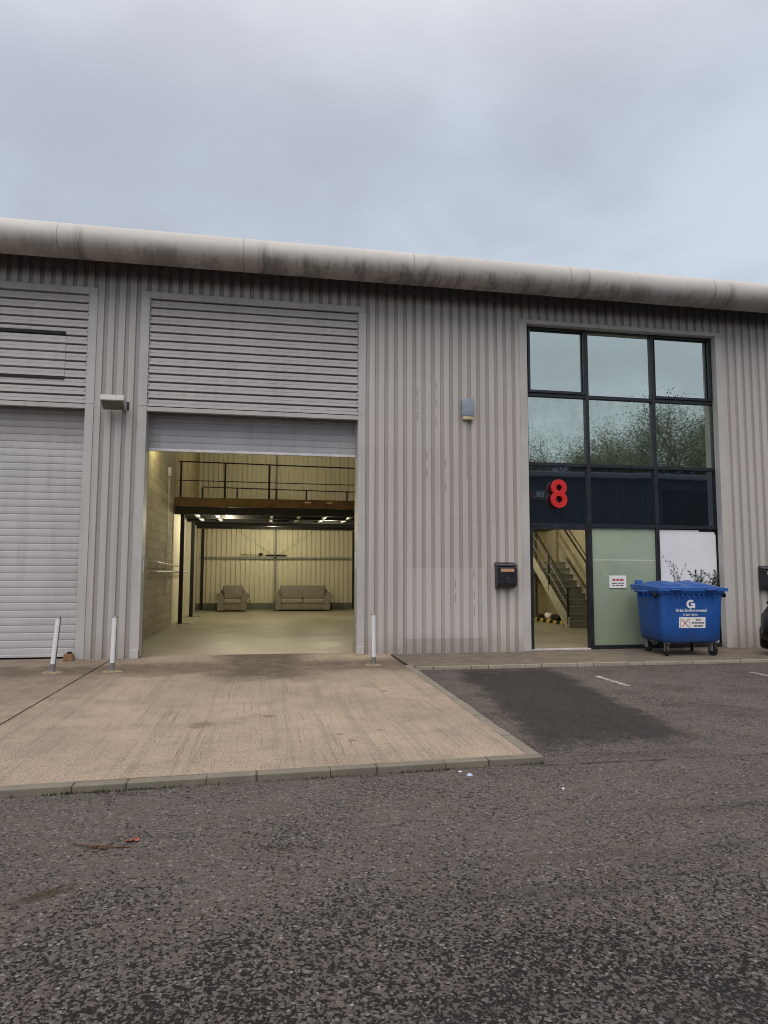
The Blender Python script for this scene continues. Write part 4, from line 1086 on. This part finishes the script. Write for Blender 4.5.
# pale pipe lying behind the bin
# ------------------------------------------------------------------ parked car, tail to the building
def car():
    t = thing('parked_car', 'black hatchback parked tail first at the right edge of the photo', 'car', (10.07, -1.0, -.05))
    L, hw = 4.1, .88
    # stations from tail (y=0) to nose (y=-L): (y, half width, z bottom, z shoulder, z deck)
    st = [(.0, .70, .36, .50, .52), (-.03, .80, .22, .62, .70), (-.10, .85, .20, .78, .90), (-.22, .875, .20, .86, .98), (-.7, hw, .20, .90, 1.0), (-1.6, hw, .20, .90, .99), (-2.6, hw, .20, .88, .97), (-3.1, .87, .20, .84, .93), (-3.7, .83, .20, .72, .80), (-4.0, .74, .22, .58, .66), (-4.1, .60, .32, .46, .50)]
    q = MB(); rg = []
    for y, w, zb, zs, zd in st:
        pts = [(-w * .80, zb), (-w, zb + .14), (-w * 1.01, (zb + zs) / 2), (-w * .98, zs), (-w * .86, zd), (0, zd + .02), (w * .86, zd), (w * .98, zs), (w * 1.01, (zb + zs) / 2), (w, zb + .14), (w * .80, zb)]
        rg.append([q.bm.verts.new((p[0], y, p[1])) for p in pts])
    for a, b in zip(rg, rg[1:]):
        for k in range(11): q.bm.faces.new((a[k], a[(k + 1) % 11], b[(k + 1) % 11], b[k]))
    q.bm.faces.new(rg[0][::-1]); q.bm.faces.new(rg[-1])
    q.build('body', M['carp'], t, smooth=True, auto=60)
    q = MB(); gh = [(-.20, .80, .99, .80, 1.0), (-.62, .80, .99, .66, 1.40), (-.9, .80, .99, .62, 1.46), (-1.7, .80, .98, .62, 1.47), (-2.25, .80, .97, .62, 1.40), (-3.05, .78, .93, .74, .95)]
    rg = []
    for y, w, zb, wt, zt in gh: rg.append([q.bm.verts.new(p) for p in ((-w, y, zb), (-wt, y, zt), (wt, y, zt), (w, y, zb))])
    for a, b in zip(rg, rg[1:]):
        for k in (0, 2): q.bm.faces.new((a[k], a[k + 1], b[k + 1], b[k]))
    q.bm.faces.new((rg[0][0], rg[0][1], rg[0][2], rg[0][3])); q.bm.faces.new(rg[-1])
    for a, b in ((rg[0], rg[1]), (rg[4], rg[5])): q.bm.faces.new((a[1], a[2], b[2], b[1]))
    q.build('windows', M['carg'], t)
    q = MB()
    rf = [[q.bm.verts.new((s * (wt + .012), y, zt + .012 + (.03 if s == 0 else 0))) for s in (-1, -.5, 0, .5, 1)] for y, w, zb, wt, zt in [(-.45, 0, 0, .66, 1.41)] + gh[2:5]]
    for a, b in zip(rf, rf[1:]):
        for k in range(4): q.bm.faces.new((a[k], a[k + 1], b[k + 1], b[k]))
    for s in (-1, 1):
        for y0, z0, y1, z1, w0, w1 in ((-.25, 1.0, -.60, 1.42, .80, .665), (-1.55, .99, -1.55, 1.47, .81, .63), (-2.98, .95, -2.25, 1.42, .77, .63)): q.tube([(s * w0, y0, z0), (s * w1, y1, z1)], .03, 8)
    q.build('roof', M['carp'], t, smooth=True, auto=50)
    for y in (-.78, -3.28):
        for s in (-1, 1):
            w = bpy.data.objects.new('wheel', None); COL.objects.link(w); w.parent = t; w.location = (s * .80, y, .31); w.empty_display_size = .1
            q = MB(); q.tube([(-.10, 0, 0), (.095, 0, 0)], .31, 28); q.build('tyre', M['rubber'], w, smooth=True, auto=40)
            q = MB(); q.tube([(s * .096, 0, 0), (s * .104, 0, 0)], .21, 20); 
            q.build('rim', M['hub'], w)
    for s in (-1, 1):
        q = MB(); q.box(s * .66 - .07, s * .66 + .07, -.16, -.05, .66, .84, .03); q.build('tail_light', M['tail'], t, smooth=True)
        q = MB(); q.box(s * .62 - .13, s * .62 + .13, -4.02, -3.82, .58, .72, .03); q.build('headlight', M['pale'], t, smooth=True)
        q = MB(); q.box(s * .98 - .09, s * .98 + .09, -2.55, -2.42, .98, 1.10, .03); q.build('door_mirror', M['carp'], t, smooth=True)
    q = MB(); q.box(-.84, .84, -.24, .005, .15, .58, .07); q.build('bumper', M['carp'], t, smooth=True, auto=50)
car()

# ------------------------------------------------------------------ litter
def flake(name, m, loc, rz, size, seed, label, cat, pointed=True):
    q = MB(); n = 14; rr = random.Random(seed); c = q.bm.verts.new((0, 0, .004)); ed = []
    for k in range(n):
        a = 2 * math.pi * k / n; r_ = size * (.55 + .45 * abs(math.cos(a))) * rr.uniform(.75, 1.15)
        ed.append(q.bm.verts.new((math.cos(a) * r_, math.sin(a) * r_ * .7, .002 + abs(rr.gauss(0, size * .14)))))
    for k in range(n): q.bm.faces.new((c, ed[k], ed[(k + 1) % n]))
    o = q.build(name, m); o.location = (loc[0], loc[1], -.048); o.rotation_euler = (0, 0, rz); return tag(o, label, cat)
flake('fallen_leaf', M['leaf'], (-.695, -8.31), R(20), .045, 1, 'red fallen leaf on the tarmac right of the twig', 'leaf')
flake('fallen_leaf', M['leafb'], (-.86, -8.38), R(-30), .05, 2, 'curled brown leaf lying against the twig on the tarmac', 'leaf')
q = MB(); q.tube([(-.16, .05, .006), (-.04, 0, .012), (.06, -.02, .008), (.15, -.03, .005)], .004, 6); q.tube([(-.04, 0, .012), (-.09, -.05, .006)], .003, 6); q.tube([(.0, -.008, .01), (.05, .04, .006)], .003, 6)
o = q.build('twig', M['twig']); o.location = (-.85, -8.37, -.050); tag(o, 'dry brown twig lying on the tarmac in the left foreground', 'twig')
def scrap(m, loc, s, seed, label):
    q = MB(); bmesh.ops.create_icosphere(q.bm, subdivisions=2, radius=1)
    for v in q.bm.verts:
        k = 1 + .5 * mnoise.noise(v.co * 1.6 + Vector((seed, 0, 0))); v.co = Vector((v.co.x * s * 1.3 * k, v.co.y * s * k, max(0, v.co.z + .4) * s * .7 * k))
    o = q.build('litter', m); o.location = (loc[0], loc[1], -.050); tag(o, label, 'litter')
scrap(M['litterb'], (1.60, -7.40), .018, 1., 'pale blue scrap of litter on the tarmac near the kerb')
scrap(M['white'], (1.56, -7.29), .010, 2., 'tiny white scrap touching the kerb foot')
scrap(M['white'], (2.17, -7.82), .009, 3., 'tiny white scrap alone on the open tarmac')

# ------------------------------------------------------------------ what stands behind the photographer (mirrored in the glazing)
ob = thing('opposite_building', 'dark industrial unit across the yard, seen mirrored in the navy panes', 'building', (22, -34, 0))
q = MB(); q.box(-26, 26, -10, 0, -.03, 8.7)
k = -26
while k < 26: q.box(k, k + .12, 0, .04, 0, 8.6); k += .4
q.build('wall', M['opp'], ob)
q = MB(); q.box(-26.2, 26.2, -.3, .3, 8.5, 8.95, .1); q.build('eaves_fascia', M['roof'], ob)
for xx in (-12, 8):
    q = MB(); q.box(xx - 2.2, xx + 2.2, .0, .08, 0, 4.4); q.build('roller_shutter', M['shutter2'], ob)
for xx in (-10, 10.2, 17):
    q = MB(); q.box(xx - 2.3, xx + 2.3, .0, .09, 4.9, 7.8); w_ = q.build('window', M['oppd'], ob)
sg = thing('fascia_sign', 'sign board on the unit across the yard, mirrored beside the red numeral', 'sign', (19.6, -33.95, 7.15))
q = MB(); q.box(-1.2, 1.2, 0, .06, -.42, .42, .02); q.build('board', M['skirt'], sg)
q = MB(); q.box(-1.1, -.35, .061, .075, -.24, .24); q.build('red_block', M['red'], sg)
text_mesh('lettering', 'ER', .62, M['white'], sg, Matrix.Translation((.35, .07, 0)) @ Matrix.Rotation(R(180), 4, 'Z') @ FACE_Y, .004, .02)

def tree_mesh(seed, h, w):
    rr = random.Random(seed)
    q = MB(); limbs = []
    q.tube([(0, 0, -.3), (rr.uniform(-.2, .2), rr.uniform(-.2, .2), h * .3), (rr.uniform(-.4, .4), rr.uniform(-.4, .4), h * .62), (rr.uniform(-.6, .6), 0, h * .9)], .32, 8, r2=.05)
    tips = []
    for k in range(26):
        z0 = h * rr.uniform(.22, .8); a = rr.uniform(0, 6.28); L = w * rr.uniform(.5, 1.) * (1.1 - .5 * z0 / h)
        p0 = Vector((0, 0, z0)); p1 = p0 + Vector((math.cos(a) * L * .5, math.sin(a) * L * .5, L * .45)); p2 = p1 + Vector((math.cos(a + .3) * L * .4, math.sin(a + .3) * L * .4, L * .5))
        q.tube([p0, p1, p2], .09, 5, r2=.02); tips += [p1, p2, (p1 + p2) / 2]
        for j in range(9):
            s_ = p1.lerp(p2, rr.random()); d = Vector((rr.gauss(0, 1), rr.gauss(0, 1), abs(rr.gauss(0, 1)) + .5)).normalized() * rr.uniform(.8, 2.)
            q.tube([s_, s_ + d], .03, 4, r2=.008); tips.append(s_ + d)
    tm = q.bm
    f = MB()
    for p in tips:
        for k in range(85):
            c = p + Vector((rr.gauss(0, .75), rr.gauss(0, .75), rr.gauss(0, .7)))
            n = Vector((rr.gauss(0, 1), rr.gauss(0, 1), rr.gauss(0, 1))).normalized(); u = n.orthogonal().normalized(); v_ = n.cross(u); s = rr.uniform(.03, .07)
            f.bm.faces.new([f.bm.verts.new(c + u * s), f.bm.verts.new(c + v_ * s), f.bm.verts.new(c - u * s), f.bm.verts.new(c - v_ * s)])
    return q, f
protos = []
for sd, h, w, cm in ((21, 11, 3.6, 'crown'), (22, 14, 4.4, 'crownd')):
    t = thing('broadleaf_tree', 'tall thinly leaved tree beyond the unit across the yard', 'tree', (0, -50, 0), 0, 'trees beyond the yard, mirrored in the glazing')
    a, f = tree_mesh(sd, h, w); a.build('trunk', M['bark'], t, smooth=True); f.build('crown', M[cm], t); protos.append(t)
spots = [(16, -47, .80, 0), (20, -49, .86, 1), (24, -48, 1.08, 0), (28.5, -50, .98, 1), (32.5, -48, 1.2, 0), (36.5, -50, 1.12, 1), (35, -46, .95, 0), (41, -49, 1.28, 1), (46, -50, 1.3, 1), (51, -49, 1.25, 1), (38.5, -55, 1.25, 0), (44, -46, 1.3, 0), (12, -50, .85, 1), (8, -48, .9, 0)]
first = {0: True, 1: True}
for (x, y, s, k) in spots:
    if first[k]: o = protos[k]; first[k] = False
    else: o = copy_tree(protos[k])
    o.location = (x, y, 0); o.scale = (s, s, s); o.rotation_euler = (0, 0, x * 1.7)

# ------------------------------------------------------------------ sky, sun, camera
w = bpy.data.worlds.new('World'); sc.world = w; w.use_nodes = True
t = NT(w.node_tree)
for n in list(t.n): t.n.remove(n)
SUN_EL, SUN_AZ = R(52), R(200)
sky = t.new('ShaderNodeTexSky', sky_type='NISHITA'); sky.sun_disc = False; sky.sun_elevation = SUN_EL; sky.sun_rotation = SUN_AZ
bg = t.new('ShaderNodeBackground'); t.put(bg.inputs[0], sky.outputs[0]); bg.inputs[1].default_value = .08
v = t.coord('Generated'); x, y, z = t.sep(v)
# cloud deck: project the view direction on a flat layer so the clouds stretch towards the horizon
zc = t.m('MAXIMUM', z, .06)
cv = t.new('ShaderNodeCombineXYZ'); t.put(cv.inputs[0], t.m('DIVIDE', x, zc)); t.put(cv.inputs[1], t.m('DIVIDE', y, zc))
n1 = t.noise(cv.outputs[0], .85, 5, .5, .25); n2 = t.noise(v, 2.1, 4, .5)
cl = t.m('ADD', t.m('MULTIPLY', n1, .65), t.m('MULTIPLY', n2, .45))
cc = t.mix(t.mr(cl, .42, .66), (.655, .74, .85), (.495, .54, .625))
zen = t.mix(t.mr(z, .52, .95), (1., 1., 1.), (2.5, 2.15, 1.85))           # overcast: brighter and whiter overhead
cc = t.mix(1., cc, zen, 'MULTIPLY')
bg2 = t.new('ShaderNodeBackground'); t.put(bg2.inputs[0], cc); bg2.inputs[1].default_value = 1.
mx = t.new('ShaderNodeMixShader'); mx.inputs[0].default_value = .92
t.l.new(bg.outputs[0], mx.inputs[1]); t.l.new(bg2.outputs[0], mx.inputs[2])
out = t.new('ShaderNodeOutputWorld'); t.l.new(mx.outputs[0], out.inputs[0])
sl_ = bpy.data.lights.new('sun', 'SUN'); sl_.energy = 1.65; sl_.angle = R(50); sl_.color = (1, .93, .84)
so = bpy.data.objects.new('sun', sl_); COL.objects.link(so)
d = Vector((math.sin(SUN_AZ) * math.cos(SUN_EL), math.cos(SUN_AZ) * math.cos(SUN_EL), math.sin(SUN_EL)))
so.rotation_euler = d.to_track_quat('Z', 'Y').to_euler(); so.location = (0, -20, 30)

F, P, RO, YA = 685., R(5.0314), R(.1657), R(-10.14)
f = Vector((-math.sin(YA) * math.cos(P), math.cos(YA) * math.cos(P), math.sin(P))); rt = Vector((math.cos(YA), math.sin(YA), 0)); up = rt.cross(f)
rt2 = rt * math.cos(RO) + up * math.sin(RO); up2 = -rt * math.sin(RO) + up * math.cos(RO)
cam = bpy.data.cameras.new('camera'); co = bpy.data.objects.new('camera', cam); COL.objects.link(co)
mw = Matrix((rt2, up2, -f)).transposed().to_4x4(); mw.translation = (0, -12.6, 1.5); co.matrix_world = mw
cam.sensor_fit = 'VERTICAL'; cam.sensor_height = 36; cam.lens = F / 1024 * 36; cam.clip_end = 1000; cam.clip_start = .05
sc.camera = co
sc.view_settings.view_transform = 'Standard'; sc.view_settings.look = 'None'; sc.view_settings.exposure = 0
sc.cycles.max_bounces = 8; sc.cycles.diffuse_bounces = 5; sc.cycles.glossy_bounces = 4
sc.cycles.use_denoising = True
sc.cycles.filter_width = 1.0
sc.cycles.sample_clamp_indirect = 6
